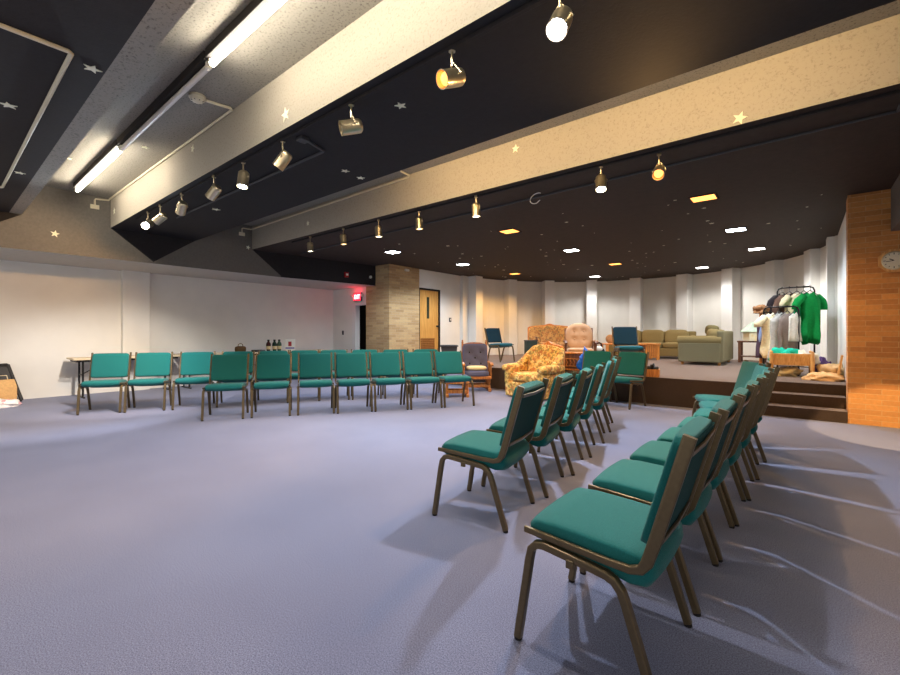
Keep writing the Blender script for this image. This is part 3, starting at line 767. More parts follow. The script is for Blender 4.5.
# ------------------------------------------------------------------ folding tables by the white wall and what stands on them
def folding_table(y0, y1, label, first=[]):
    x0, x1 = XW+0.17, -10.12
    t = thing('folding_table', label, 'table', ((x0+x1)/2, (y0+y1)/2, 0), 0, 'folding tables along the white wall')
    hx, hy = (x1-x0)/2, (y1-y0)/2
    MB().bx(-hx, hx, -hy, hy, 0.705, 0.74, 0.006).build('tabletop', M_LAM, t)
    MB().bx(-hx+0.05, hx-0.05, -hy+0.05, hy-0.05, 0.665, 0.705).build('apron', M_DARKMET, t)
    for s in (-1, 1):
        yy = s*(hy-0.16)
        for q in (-1, 1):
            MB().tube([(q*(hx-0.16), yy, 0.67), (q*(hx-0.16), yy, 0.02)], 0.016, 8).build('leg', M_DARKMET, t)
        MB().bx(-hx+0.06, hx-0.06, yy-0.014, yy+0.014, 0, 0.025, 0.004).build('foot_bar', M_DARKMET, t)
        MB().tube([(0, yy, 0.42), (0, yy-s*0.42, 0.67)], 0.009, 6).build('brace', M_DARKMET, t)
        MB().tube([(-hx+0.16, yy, 0.42), (hx-0.16, yy, 0.42)], 0.009, 6).build('crossbar', M_DARKMET, t)
folding_table(1.68, 3.42, 'folding table whose free end shows beside the back row of chairs')
folding_table(3.46, 5.28, 'folding table with the brown bag behind the back row of chairs')
folding_table(5.32, 7.12, 'folding table with the dark bottles and the small white box')

t = thing('handbag', 'brown handbag with a curved handle on the folding table', 'bag', (-10.35, 4.75, 0.74), R(25))
MB().cushion((0, 0, 0.075), (0.16, 0.26, 0.15), 4).build('body', fab('brown_leather', 96, 74, 50), t)
MB().tube([(0, -0.08, 0.13), (0, -0.07, 0.19), (0, 0, 0.215), (0, 0.07, 0.19), (0, 0.08, 0.13)], 0.009, 8).build('handle', M_WALN, t)
t = thing('tray', 'flat grey tray on the folding table beside the brown handbag', 'tray', (-10.30, 5.16, 0.74))
m = MB(); m.bx(-0.13, 0.13, -0.11, 0.11, 0, 0.012, 0.003); m.bx(-0.13, 0.13, -0.11, -0.10, 0.012, 0.05, 0.002); m.bx(-0.13, 0.13, 0.10, 0.11, 0.012, 0.05, 0.002); m.bx(-0.13, -0.12, -0.10, 0.10, 0.012, 0.05); m.bx(0.12, 0.13, -0.10, 0.10, 0.012, 0.05)
m.build('body', M_GREY, t)
M_BOT = [mat('dark_bottle_%s' % n, srgb(*c), 0.2, var=0.05) for n, c in (('red', (70, 30, 28)), ('green', (26, 52, 40)), ('olive', (60, 84, 66)))]
for k, (dx, dy, mt, lb) in enumerate(((0.0, 0.0, M_BOT[0], 'dark red bottle, first of three on the folding table'), (0.02, 0.15, M_BOT[1], 'dark green bottle in the middle of three on the folding table'), (0.0, 0.29, M_BOT[2], 'grey green bottle next to the white box on the folding table'))):
    t = thing('bottle', lb, 'bottle', (-10.42+dx, 5.48+dy, 0.74), 0, 'bottles on the folding table')
    MB().lathe([(0.038, 0), (0.042, 0.01), (0.058, 0.15), (0.056, 0.19), (0.036, 0.225), (0.026, 0.24), (0.026, 0.265)], 16).build('body', mt, t)
    MB().lathe([(0.029, 0.262), (0.029, 0.29), (0.024, 0.296), (0, 0.297)], 16).build('cap', M_DARKMET, t)
    MB().lathe([(0.0482, 0.05), (0.0572, 0.13)], 16, cap=False).build('paper_label', M_CREAMF, t)
t = thing('box', 'small white box with a red mark on the folding table', 'box', (-10.38, 6.05, 0.74), R(-35))
MB().box((0, 0, 0.15), (0.14, 0.24, 0.30), 0.008).build('carton', M_WHITE, t)
MB().bx(0.070, 0.0715, -0.04, 0.04, 0.12, 0.24).build('mark', mat('red_print', srgb(170, 50, 54), 0.6), t)
MB().bx(0.070, 0.0715, -0.11, 0.11, 0.05, 0.09).build('stripe', mat('violet_print', srgb(120, 110, 170), 0.6), t)

# things leaning at the edge of the picture
for k, lb in enumerate(('black framed board leaning on the white wall, the one touching the wall', 'black framed board leaning in front of another at the white wall')):
    t = thing('framed_board', lb, 'board', (-10.62+0.11*k, 0.52, 0.012), 0, 'framed boards against the white wall')
    T = Matrix.Rotation(R(-20), 4, 'Y')
    P = T @ Matrix.Rotation(R(90), 4, 'Z') @ Matrix.Rotation(R(90), 4, 'X')
    MB().prism([(-0.50, 0.03), (0.50, 0.03), (0.375, 0.64), (-0.375, 0.64)], 0.022, P).build('panel', M_DARKMET, t)
    m = MB()
    for a, b_ in (((-0.54, 0.02), (-0.39, 0.67)), ((0.54, 0.02), (0.39, 0.67)), ((-0.54, 0.02), (0.54, 0.02)), ((-0.39, 0.67), (0.39, 0.67))):
        m.tube([P @ Vector((a[0], a[1], 0.011)), P @ Vector((b_[0], b_[1], 0.011))], 0, 12, flat=(0.022, 0.022))
    m.build('frame', M_DARKMET, t)

def heap(name, label, cat, loc, d, mt, seed, rz=0, group=None, rough=0.6, flat=0.0):
    """a crumpled heap of cloth resting on its base"""
    m = MB(); b = bmesh.new(); bmesh.ops.create_icosphere(b, subdivisions=4, radius=1)
    off = Vector((seed*3.1, seed*1.7, seed*0.9))
    for v in b.verts:
        p = v.co.copy()
        k = 1 + rough*noise.noise(p*1.6+off) + 0.5*rough*abs(noise.noise(p*4.0+off)) + 0.2*rough*noise.noise(p*9.0+off)
        p = p*k
        z = max(p.z, -0.55)
        v.co = Vector((p.x*d[0]/2, p.y*d[1]/2, (z+0.55)/1.55*d[2]))
    m._add(b); m.smooth = True
    o = m.build(name, mt, None, 0); o.location = loc; o.rotation_euler = (0, 0, rz)
    return tag(o, label, cat, group)
t = thing('paper_bag', 'tan paper bag standing before the leaning black boards', 'bag', (-10.30, 0.80, 0.0), R(15))
m = MB(); b = bmesh.new(); rings = []
for z, w_, dd in ((0, 0.30, 0.18), (0.15, 0.32, 0.19), (0.30, 0.33, 0.15), (0.42, 0.30, 0.06)):
    rings.append([((0.5*dd)*sx+0.012*math.sin(7*z*10+sy), 0.5*w_*sy, z) for sx, sy in ((-1, -1), (1, -1), (1.1, 0), (1, 1), (-1, 1), (-1.1, 0))])
m.loft(rings); m.build('bag_body', fab('kraft_paper', 206, 164, 110), t, 25)
MB().tube([(0, -0.08, 0.40), (0, -0.06, 0.49), (0, 0.06, 0.49), (0, 0.08, 0.40)], 0.006, 6).build('handle', M_LAM, t)
heap('cloth', 'crumpled pink and white cloth on the carpet before the paper bag', 'cloth', (-10.03, 0.80, 0), (0.28, 0.34, 0.12), floral('pink_white_cloth', srgb(244, 234, 230), [srgb(240, 170, 180), srgb(248, 240, 236), srgb(226, 120, 130)], 8), 3)

# ------------------------------------------------------------------ seating in front of and on the stage
def tufts(T, pts, r, mt, t):
    return [MB().lathe([(0, 0.012), (r*0.8, 0.008), (r, 0.0)], 10, T @ Matrix.Translation((0.052, y, z)) @ Matrix.Rotation(R(90), 4, 'Y')).build('tuft_button', mt, t) for y, z in pts]

def glider(name, label, loc, face, fabm, woodm, rounded, w=0.56):
    """wooden glider rocker: base, posts, arms, tufted back and seat cushions; looks along +x"""
    t = thing(name, label, 'rocking chair', loc, R(face))
    hw = w/2
    for s in (-1, 1):
        MB().box((0, s*(hw-0.03), 0.035), (0.56, 0.06, 0.07), 0.012).build('floor_rail', woodm, t)
        for x in (-0.16, 0.16):
            MB().lathe([(0.026, 0.07), (0.030, 0.10), (0.02, 0.14), (0.028, 0.18), (0.028, 0.26)], 12, TR(x, s*(hw-0.03), 0)).build('base_post', woodm, t)
        MB().box((0.0, s*(hw-0.02), 0.285), (0.56, 0.045, 0.05), 0.008).build('seat_rail', woodm, t)
        MB().tube([(-0.24, s*hw, 0.58), (-0.10, s*(hw+0.01), 0.565), (0.16, s*(hw+0.015), 0.575), (0.25, s*(hw+0.01), 0.555), (0.275, s*(hw+0.01), 0.53)], 0, 12, flat=(0.018, 0.032)).build('arm', woodm, t)
        for x in (-0.08, 0.06, 0.20):
            MB().lathe([(0.014, 0.30), (0.020, 0.36), (0.011, 0.42), (0.018, 0.48), (0.012, 0.565)], 10, TR(x, s*hw, 0)).build('arm_spindle', woodm, t)
        MB().tube([(-0.22, s*(hw-0.02), 0.28), (-0.27, s*(hw-0.02), 0.60), (-0.36, s*(hw-0.02), 0.98 if not rounded else 0.85)], 0, 10, flat=(0.018, 0.022)).build('back_post', woodm, t)
        if not rounded: MB().lathe([(0.016, 0), (0.026, 0.02), (0.014, 0.045), (0.020, 0.065), (0, 0.085)], 12, TR(-0.36, s*(hw-0.02), 0.975)).build('finial', woodm, t)
    for x in (-0.18, 0.18): MB().box((x, 0, 0.11), (0.05, w-0.10, 0.055), 0.006).build('base_stretcher', woodm, t)
    MB().box((0.255, 0, 0.285), (0.04, w-0.04, 0.06), 0.008).build('front_rail', woodm, t)
    if not rounded:
        MB().tube([(-0.355, -hw+0.03, 0.93), (-0.365, -0.12, 0.965), (-0.368, 0, 0.972), (-0.365, 0.12, 0.965), (-0.355, hw-0.03, 0.93)], 0, 10, flat=(0.03, 0.014)).build('crest_rail', woodm, t)
    MB().cushion((0.02, 0, 0.365), (0.54, w-0.07, 0.13), 5, 7).build('seat_cushion', fabm, t, 0)
    T = Matrix.Translation((-0.235, 0, 0.66)) @ Matrix.Rotation(R(-13), 4, 'Y')
    def tuft(v):
        for y, z in TP:
            dd = (v.y-y)**2 + (v.z-z)**2
            if v.x > 0: v.x -= 0.03*math.exp(-dd/0.003)
        if rounded and v.z > 0:
            v.y *= math.sqrt(max(0.05, 1-0.55*(v.z/0.31)**4))
        return v
    TP = [(-0.12, 0.12), (0.12, 0.12), (0, 0.0), (-0.12, -0.12), (0.12, -0.12)] if not rounded else [(-0.10, 0.12), (0.10, 0.12), (-0.10, -0.06), (0.10, -0.06)]
    MB().cushion((0, 0, 0), (0.13, w-0.03, 0.62), 9 if not rounded else 3.2, 13, T, fn=tuft).build('back_cushion', fabm, t, 0)
    tufts(T, TP, 0.017, M_TAN if rounded else M_GLIDE, t)
    return t
glider('glider_rocker', 'slate blue tufted rocker with oak frame at the stage front', (-5.31, 7.34, 0), -47, M_SLATE, M_OAK, False)
tc = MB().cushion((0, 0, 0.045), (0.38, 0.42, 0.09), 3.2, 7).build('seat_pad', M_CREAMF, None, 0)
tc.location = (-5.29, 7.32, 0.425); tc.rotation_euler = (0, 0, R(-47)); tag(tc, 'cream cushion lying on the seat of the slate blue rocker', 'cushion')
# gliding footstool
t = thing('footstool', 'oak gliding footstool with a slate blue top behind the front row', 'footstool', (-5.10, 6.42, 0), R(-47))
for s in (-1, 1):
    MB().box((0, s*0.19, 0.03), (0.40, 0.05, 0.06), 0.01).build('floor_rail', M_OAKO, t)
    for x in (-0.13, 0.13): MB().lathe([(0.022, 0.06), (0.026, 0.12), (0.017, 0.17), (0.024, 0.26)], 12, TR(x, s*0.19, 0)).build('post', M_OAKO, t)
for x in (-0.13, 0.13): MB().box((x, 0, 0.10), (0.045, 0.34, 0.06), 0.006).build('stretcher', M_OAKO, t)
MB().box((0, 0, 0.275), (0.42, 0.44, 0.04), 0.008).build('top_frame', M_OAKO, t)
MB().cushion((0, 0, 0.35), (0.42, 0.44, 0.12), 4, 7).build('cushion', M_SLATE, t, 0)
# dark tub on the stage edge
t = thing('storage_tub', 'dark grey flared tub on the stage between the oak door and blue rocker', 'tub', (-7.05, 8.55, ZG), R(40))
def frust(w0, d0, w1, d1, z0, z1): return [[(sx*d/2, sy*w/2, z) for sx, sy in ((-1, -1), (1, -1), (1, 1), (-1, 1))] for w, d, z in ((w0, d0, z0), (w1, d1, z1))]
m = MB(); m.loft(frust(0.44, 0.32, 0.56, 0.42, 0, 0.42)); m.build('body', M_GREY, t, 20)
m = MB(); m.box((0.215, 0, 0.42), (0.03, 0.60, 0.03), 0.006); m.box((-0.215, 0, 0.42), (0.03, 0.60, 0.03), 0.006); m.box((0, 0.285, 0.42), (0.44, 0.03, 0.03), 0.006); m.box((0, -0.285, 0.42), (0.44, 0.03, 0.03), 0.006); m.build('rim', M_GREY, t)

def floral_seat(name, label, cat, loc, face, w, nback, fabm, woodm, skirt, armw):
    """upholstered seat with rolled arms and a carved wooden crest; looks along +x"""
    t = thing(name, label, cat, loc, R(face)); hw = w/2
    if skirt: MB().box((0.02, 0, 0.155), (0.76, w-0.06, 0.27), 0.025).build('skirt_base', fabm, t)
    else:
        MB().box((0.02, 0, 0.25), (0.72, w-0.12, 0.14), 0.02).build('seat_base', fabm, t)
        for x in (-0.30, 0.34):
            for s in (-1, 1): MB().lathe([(0.018, 0), (0.022, 0.03), (0.034, 0.12), (0.036, 0.19)], 10, TR(x, s*(hw-0.12), 0)).build('leg', woodm, t)
    n = max(1, nback); sw = w-(0.30 if skirt else 0.62); cw = sw/n
    for k in range(n):
        y = -sw/2 + cw*(k+0.5)
        MB().cushion((0.10, y, 0.375), (0.62, cw-0.005+ (0.10 if skirt else 0), 0.19), 4, 7).build('seat_cushion', fabm, t, 0)
    T = Matrix.Translation((-0.27, 0, 0.66)) @ Matrix.Rotation(R(-14), 4, 'Y')
    def back(v):
        yy = v.y/(hw)
        if v.z > 0:
            v.z *= 1.0 - 0.16*yy*yy
            if skirt: v.y *= 1.0 - 0.14*v.z/0.31
        if v.x > 0:
            v.x += 0.045*abs(math.cos(v.y*n*math.pi/w if n % 2 else v.y*n*math.pi/w)) - 0.02 + 0.012*noise.noise(v*7)
        return v
    MB().cushion((0, 0, 0), (0.20, w-0.10, 0.62), 6, 15, T, fn=back).build('backrest', fabm, t, 0)
    pts = []
    for k in range(-12, 13):
        yy = k/12.0
        crest = 0.045*math.exp(-(yy/0.16)**2)
        pts.append(T @ Vector((-0.035, yy*(hw-0.06)*(0.86 if skirt else 1.0), 0.325-0.055*yy*yy+crest)))
    MB().tube(pts, 0, 10, flat=(0.03, 0.022)).build('crest_rail', woodm, t)
    for s in (-1, 1):
        y = s*(hw-(0.08 if skirt else 0.24))
        m = MB(); m.cushion((0.06, y, 0.40), (0.70, 0.15, 0.38), 6, 7)
        m.build('arm', fabm, t, 0)
        if skirt:
            MB().cushion((0.10, y+s*0.03, 0.545), (0.74, 0.21, 0.15), 3, 7).build('arm_roll', fabm, t, 0)
            MB().tube([(-0.36, s*(hw-0.13), 0.90), (-0.28, s*(hw-0.09), 0.80), (-0.16, s*(hw-0.07), 0.68), (0.0, s*(hw-0.06), 0.58), (0.12, s*(hw-0.06), 0.54)], 0.075, 12, taper=[0.5, 0.8, 1, 1, 0.7]).build('wing', fabm, t, 0)
        else:
            MB().tube([(-0.25, y, 0.63), (0.0, y, 0.60), (0.25, y+s*0.01, 0.615), (0.36, y+s*0.015, 0.60), (0.39, y+s*0.015, 0.56), (0.36, y+s*0.01, 0.52), (0.33, y, 0.54)], 0.036, 10).build('arm_rail', armw, t)
            MB().tube([(0.36, y, 0.53), (0.30, y, 0.44), (0.33, y, 0.30)], 0.028, 10).build('arm_post', armw, t)
        MB().tube([T @ Vector((-0.06, s*(hw-0.05), -0.28)), T @ Vector((-0.04, s*(hw-0.045)*(0.95 if skirt else 1), 0.0)), T @ Vector((-0.03, s*(hw-0.05)*(0.86 if skirt else 1), 0.27))], 0, 8, flat=(0.028, 0.022)).build('back_post', woodm, t)
    return t
floral_seat('floral_armchair', 'gold floral armchair with wooden crest standing on the blue carpet', 'armchair', (-3.90, 7.32, 0), -99, 0.92, 1, M_FLOR, M_OAKO, True, M_OAKO)
floral_seat('floral_loveseat', 'floral loveseat with carved wooden arms on the stage by the curved wall', 'loveseat', (-5.88, 11.98, ZG), -56, 1.40, 3, M_FLOR2, M_OAKO, False, M_WALN)
t = thing('waste_bin', 'dark green square bin before the floral loveseat on the stage', 'bin', (-6.10, 11.12, ZG), R(-40))
MB().box((0, 0, 0.26), (0.28, 0.30, 0.52), 0.012).build('body', mat('dark_green_bin', srgb(48, 60, 54), 0.6, var=0.06), t)
MB().box((0, 0, 0.53), (0.30, 0.32, 0.03), 0.008).build('lid', M_GREY, t)
glider('tan_glider', 'tan tufted glider with rounded back on the stage edge', (-3.68, 8.86, ZG), -62, M_TAN, M_WALN, True, 0.60)
# small oak cabinet with dark ornate front in front of the tan glider
t = thing('low_cabinet', 'low oak cabinet with dark openwork front before the tan glider', 'cabinet', (-3.50, 8.14, ZG), R(-75))
m = MB(); m.bx(-0.16, 0.16, -0.29, 0.29, 0.34, 0.37, 0.006); m.bx(-0.15, 0.15, -0.28, -0.25, 0, 0.34); m.bx(-0.15, 0.15, 0.25, 0.28, 0, 0.34); m.bx(-0.15, 0.15, -0.25, 0.25, 0.02, 0.05); m.bx(-0.15, -0.13, -0.25, 0.25, 0.05, 0.34)
m.build('carcass', M_OAKO, t)
MB().bx(0.12, 0.14, -0.25, 0.25, 0.05, 0.34).build('dark_panel', M_WALN, t)
m = MB()
for k in range(7): m.tube([(0.15, -0.21+0.07*k, 0.10), (0.15, -0.18+0.07*k, 0.17), (0.15, -0.21+0.07*k, 0.24)], 0.009, 6)
m.tube([(0.15, -0.24, 0.24), (0.15, 0.24, 0.24)], 0.010, 6); m.tube([(0.15, -0.24, 0.10), (0.15, 0.24, 0.10)], 0.010, 6)
m.build('openwork', M_OAK, t)
heap('plastic_bag', 'bright blue plastic bag beside the tan glider', 'bag', (-3.20, 7.95, ZG), (0.24, 0.26, 0.38), mat('blue_plastic', srgb(30, 110, 230), 0.35, var=0.1, scale=8), 5, 0.4)
# black tote with tall handle
t = thing('tote_bag', 'black tote with a tall arched handle behind the tan glider', 'bag', (-3.80, 10.05, ZG), R(-60))
MB().cushion((0, 0, 0.20), (0.24, 0.42, 0.40), 5).build('body', fab('black_cloth', 40, 40, 46), t, 0)
MB().tube([(0, -0.15, 0.36), (0, -0.13, 0.50), (0, 0, 0.56), (0, 0.13, 0.50), (0, 0.15, 0.36)], 0.018, 8).build('handle', M_DARKMET, t)
MB().cushion((0.08, 0.02, 0.38), (0.14, 0.26, 0.12), 3).build('white_lining', M_WHITE, t, 0)
# long low table with a round woven thing
t = thing('coffee_table', 'long low orange wood table with a slatted end on the stage', 'table', (-3.80, 12.62, ZG), R(39))
MB().bx(-0.76, 0.76, -0.27, 0.27, 0.42, 0.455, 0.008).build('tabletop', M_OAKO, t)
for s in (-1, 1):
    for q in (-1, 1): MB().bx(s*0.70-0.035, s*0.70+0.035, q*0.22-0.035, q*0.22+0.035, 0, 0.42, 0.006).build('leg', M_OAKO, t)
MB().bx(0.36, 0.66, -0.235, 0.235, 0.06, 0.42, 0.005).build('end_cupboard', M_OAKO, t)
m = MB()
for k in range(5): m.bx(0.40+0.05*k, 0.425+0.05*k, -0.245, -0.235, 0.10, 0.38)
m.build('slats', M_OAK, t)
MB().bx(-0.70, 0.36, -0.22, 0.22, 0.10, 0.125).build('shelf', M_OAK, t)
t = thing('woven_plaque', 'round brown woven disc standing on the low wooden table', 'disc', (-4.22, 12.27, ZG+0.455), R(39-90))
MB().lathe([(0, 0.035), (0.05, 0.04), (0.10, 0.03), (0.125, 0.015), (0.125, 0), (0, 0)], 24, TR(0, 0, 0.122, ry=R(82))).build('disc', wood('wicker', srgb(130, 92, 54), srgb(170, 128, 82), 20), t)
MB().box((-0.05, 0, 0.05), (0.08, 0.05, 0.10), 0.004, rot=Matrix.Rotation(R(-20), 4, 'Y')).build('stand', M_WALN, t)

def sofa(name, label, loc, face, w, n, fabm, backm, feet=M_PINE, d=0.92):
    t = thing(name, label, 'sofa', loc, R(face)); hw = w/2; hd = d/2
    MB().bx(-hd+0.04, hd-0.03, -hw+0.04, hw-0.04, 0.07, 0.31, 0.02).build('base', fabm, t)
    for x in (-hd+0.10, hd-0.10):
        for s in (-1, 1): MB().lathe([(0.026, 0), (0.034, 0.03), (0.03, 0.075)], 10, TR(x, s*(hw-0.12), 0)).build('foot', feet, t)
    cw = (w-0.42)/n
    for k in range(n):
        y = -(w-0.42)/2 + cw*(k+0.5)
        MB().cushion((0.10, y, 0.385), (0.70, cw, 0.18), 6, 7).build('seat_cushion', fabm, t, 0)
        MB().cushion((-0.20, y, 0.625), (0.26, cw, 0.44), 4.5, 7, rot=Matrix.Rotation(R(-8), 4, 'Y')).build('back_cushion', fabm, t, 0)
    MB().bx(-hd, -hd+0.14, -hw+0.03, hw-0.03, 0.07, 0.80, 0.035).build('back_frame', backm, t)
    for s in (-1, 1):
        y = s*(hw-0.10)
        MB().bx(-hd+0.06, hd-0.02, y-0.09, y+0.09, 0.07, 0.52, 0.02).build('arm', backm, t)
        MB().tube([(-hd+0.05, y, 0.575), (-hd+0.15, y, 0.58), (hd-0.10, y, 0.575), (hd-0.01, y, 0.57)], 0.105, 18).build('arm_roll', fabm, t)
    return t
sofa('sofa', 'olive three seat sofa against the curved wall', (-3.55, 14.0, ZG), -84, 2.35, 3, M_OLIVE, M_OLIVE)
sofa('loveseat', 'olive loveseat seen from its arm, back turned to the lamp table', (-1.86, 12.30, ZG), 180, 1.80, 2, M_OLIVE, M_OLIVEL, d=0.95)
p_ = MB().cushion((0, 0, 0.13), (0.30, 0.50, 0.26), 3, 7).build('throw_pillow', fab('dark_olive_plush', 104, 96, 66), None, 0)
p_.location = (-1.74, 12.2, ZG+0.685); p_.rotation_euler = (0, R(8), R(10)); tag(p_, 'dark olive plush pillow on top of the loveseat', 'pillow')
# end table with a white ornament house
t = thing('end_table', 'dark brown end table carrying the small white house', 'table', (-1.00, 13.35, ZG), R(0))
MB().bx(-0.30, 0.30, -0.28, 0.28, 0.51, 0.55, 0.006).build('tabletop', M_WALN, t)
for s in (-1, 1):
    for q in (-1, 1): MB().bx(s*0.25-0.03, s*0.25+0.03, q*0.23-0.03, q*0.23+0.03, 0, 0.51, 0.005).build('leg', M_WALN, t)
MB().bx(-0.25, 0.25, -0.23, 0.23, 0.14, 0.165, 0.003).build('shelf', M_WALN, t)
t = thing('toy_house', 'small white house with pale green pointed roof on the end table', 'ornament', (-0.98, 13.2, ZG+0.55), R(30))
MB().bx(-0.15, 0.15, -0.16, 0.16, 0, 0.24, 0.006).build('walls', fab('cream_ornament', 226, 216, 186, 0.05), t)
m = MB(); m.loft([[(-0.20, -0.21, 0.23), (0.20, -0.21, 0.23), (0.20, 0.21, 0.23), (-0.20, 0.21, 0.23)], [(-0.02, -0.03, 0.47), (0.02, -0.03, 0.47), (0.02, 0.03, 0.47), (-0.02, 0.03, 0.47)]])
m.build('roof', fab('pale_green_roof', 196, 220, 200, 0.05), t, 20)
m = MB(); m.bx(-0.03, 0.03, -0.168, -0.16, 0, 0.13); m.bx(-0.11, -0.06, -0.168, -0.16, 0.10, 0.16); m.bx(0.06, 0.11, -0.168, -0.16, 0.10, 0.16); m.build('openings', M_CREAMF, t)
# orange box next to the pair of chairs
t = thing('wooden_crate', 'small orange wood box with black object beside the two chairs', 'box', (-2.00, 7.92, ZG), R(10))
m = MB(); m.bx(-0.11, 0.11, -0.11, 0.11, 0, 0.02); m.bx(-0.11, -0.095, -0.11, 0.11, 0.02, 0.13); m.bx(0.095, 0.11, -0.11, 0.11, 0.02, 0.13); m.bx(-0.095, 0.095, -0.11, -0.095, 0.02, 0.13); m.bx(-0.095, 0.095, 0.095, 0.11, 0.02, 0.13)
m.build('box_body', M_OAKO, t)
heap('camera_case', 'little black pouch with white tag in the orange wood box', 'pouch', (-2.00, 7.92, ZG+0.022), (0.15, 0.16, 0.17), M_DARKMET, 8)

# ------------------------------------------------------------------ clothes racks, garments, toy bed
def rack(label, x0, x1, y, h, rz=0):
    t = thing('clothes_rack', label, 'clothes rack', ((x0+x1)/2, y, ZG), rz, 'clothes racks'); L = (x1-x0)/2
    pts = [(-L, 0, 0.03), (-L, 0, h-0.07), (-L+0.02, 0, h-0.02), (-L+0.07, 0, h), (L-0.07, 0, h), (L-0.02, 0, h-0.02), (L, 0, h-0.07), (L, 0, 0.03)]
    MB().tube(pts, 0.014, 10).build('hanging_frame', M_DARKMET, t)
    for s in (-1, 1): MB().tube([(s*L, -0.22, 0.018), (s*L, 0.22, 0.018)], 0.016, 8).build('foot', M_DARKMET, t)
    MB().tube([(-L, 0, 0.12), (L, 0, 0.12)], 0.010, 8).build('lower_bar', M_DARKMET, t)
rack('tall black clothes rack with the green tunic', -0.38, 0.16, 10.30, 1.60)
rack('lower black clothes rack standing in front of the tall one', -0.56, -0.06, 9.78, 1.22)

def garment(name, label, x, y, zbar, w, L, d, mt, sleeve=0.0, rz=0.0, seed=1, flare=1.1, hem=0.0):
    """a garment on a hanger; the hanger hooks over the rail at height zbar"""
    t = thing(name, label, 'garment', (x, y, zbar), rz, 'clothes on the racks')
    zs = -0.10
    rings = []
    N = 44; K = 14
    for i in range(K+1):
        f = i/K
        z = zs - 0.0*f - L*f
        if f < 0.12: ww = w*(0.30+0.70*(f/0.12)**0.6)
        else: ww = w*(0.96 + (flare-0.96)*(f-0.12)/0.88)
        dd = d*(0.55+0.45*min(1, f*4))
        ring = []
        for j in range(N):
            a = 2*math.pi*j/N
            fold = 1 + 0.34*f*math.sin(5*a+seed*2.0)+0.22*f*math.sin(9*a+seed)
            nv = noise.noise(Vector((math.cos(a)*1.5+seed*3.3, math.sin(a)*1.5, z*5)))
            px = 0.5*ww*math.cos(a)*(1+0.10*f*nv) + 0.02*f*math.sin(z*9+seed); py = 0.5*dd*math.sin(a)*fold + 0.03*f*nv
            zz = z - (0.05*abs(math.cos(a)) if f < 0.13 else 0) + hem*f*math.sin(3*a+seed)
            ring.append((px, py, zz))
        rings.append(ring)
    m = MB(); m.loft(rings, cap=True); m.build('cloth', mt, t, 0)
    if sleeve:
        for s in (-1, 1):
            pts = [(s*w*0.36, 0, zs-0.09), (s*(w*0.5+0.05), 0, zs-0.17), (s*(w*0.5+0.07+0.10*sleeve), 0.01, zs-0.10-sleeve*0.7), (s*(w*0.5+0.06+0.12*sleeve), 0.01, zs-0.12-sleeve)]
            MB().tube(pts, 0.065, 12, taper=[1, 1, 0.95, 1.05]).build('sleeve', mt, t, 0)
    h = MB()
    h.tube([(-w*0.42, 0, zs-0.055), (-w*0.2, 0, zs-0.02), (0, 0, zs+0.03), (w*0.2, 0, zs-0.02), (w*0.42, 0, zs-0.055)], 0.007, 6)
    h.tube([(0, 0, zs+0.03), (0, 0, zs+0.075), (0, 0.018, zs+0.11), (0, 0.0, zs+0.125), (0, -0.018, zs+0.11)], 0.004, 6)
    h.build('hanger', M_DARKMET, t)
    return t
ZA_ = ZG+1.60; ZBb = ZG+1.22
G = R(90)
garment('green_tunic', 'bright green tunic hanging at the end of the tall rack', 0.10, 10.24, ZA_, 0.40, 0.92, 0.22, fab('green_cloth', 22, 132, 62), 0.20, R(48), 1, 0.78, 0.05)
garment('green_tunic', 'green draped top hanging inside the tall rack over the green skirt', 0.01, 10.27, ZA_, 0.40, 0.86, 0.18, fab('emerald_cloth', 20, 140, 80), 0.0, R(48), 4, 1.05, 0.06)
garment('cream_blouse', 'cream blouse in the middle of the tall rack', -0.09, 10.28, ZA_, 0.42, 0.52, 0.16, fab('cream_cotton', 222, 204, 164), 0.16, R(40), 2, 1.1)
garment('brown_jacket', 'brown jacket hanging on the tall rack', -0.20, 10.30, ZA_, 0.42, 0.62, 0.16, fab('brown_wool', 92, 68, 56), 0.30, R(50), 3, 1.0)
garment('black_jacket', 'black jacket at the far end of the tall rack', -0.31, 10.32, ZA_, 0.42, 0.64, 0.16, fab('black_wool', 42, 36, 38), 0.30, R(55), 5, 1.0)
garment('cream_frilled_shirt', 'cream frilled shirt on the lower rack', -0.46, 9.76, ZBb, 0.34, 0.78, 0.18, fab('ivory_cotton', 232, 216, 178), 0.14, R(50), 6, 1.05, 0.05)
garment('grey_dress', 'pale grey dress on the lower rack', -0.33, 9.78, ZBb, 0.38, 0.86, 0.16, fab('pale_grey_cotton', 176, 172, 166), 0.0, R(50), 7, 1.2)
garment('brown_grey_skirt', 'taupe skirt on the lower rack', -0.22, 9.78, ZBb, 0.34, 0.82, 0.18, fab('taupe_cloth', 128, 114, 106), 0.0, R(50), 8, 1.25)
garment('white_scarf_top', 'off white top at the post end of the lower rack', -0.12, 9.77, ZBb, 0.26, 0.52, 0.12, fab('off_white_cotton', 214, 208, 196), 0.0, R(60), 9, 1.0)
garment('blue_shirt', 'light blue shirt hanging at the outer end of the lower rack', -0.53, 9.86, ZBb, 0.26, 0.54, 0.12, fab('light_blue_cotton', 140, 154, 190), 0.0, R(55), 10, 1.0)
garment('plum_trousers', 'dark plum garment behind the light blue shirt', -0.56, 10.02, ZG+1.10, 0.30, 0.72, 0.14, fab('plum_cloth', 84, 66, 80), 0.0, R(40), 11, 1.0)
t = [o for o in bpy.data.objects if o.name.startswith('plum_trousers')][0]
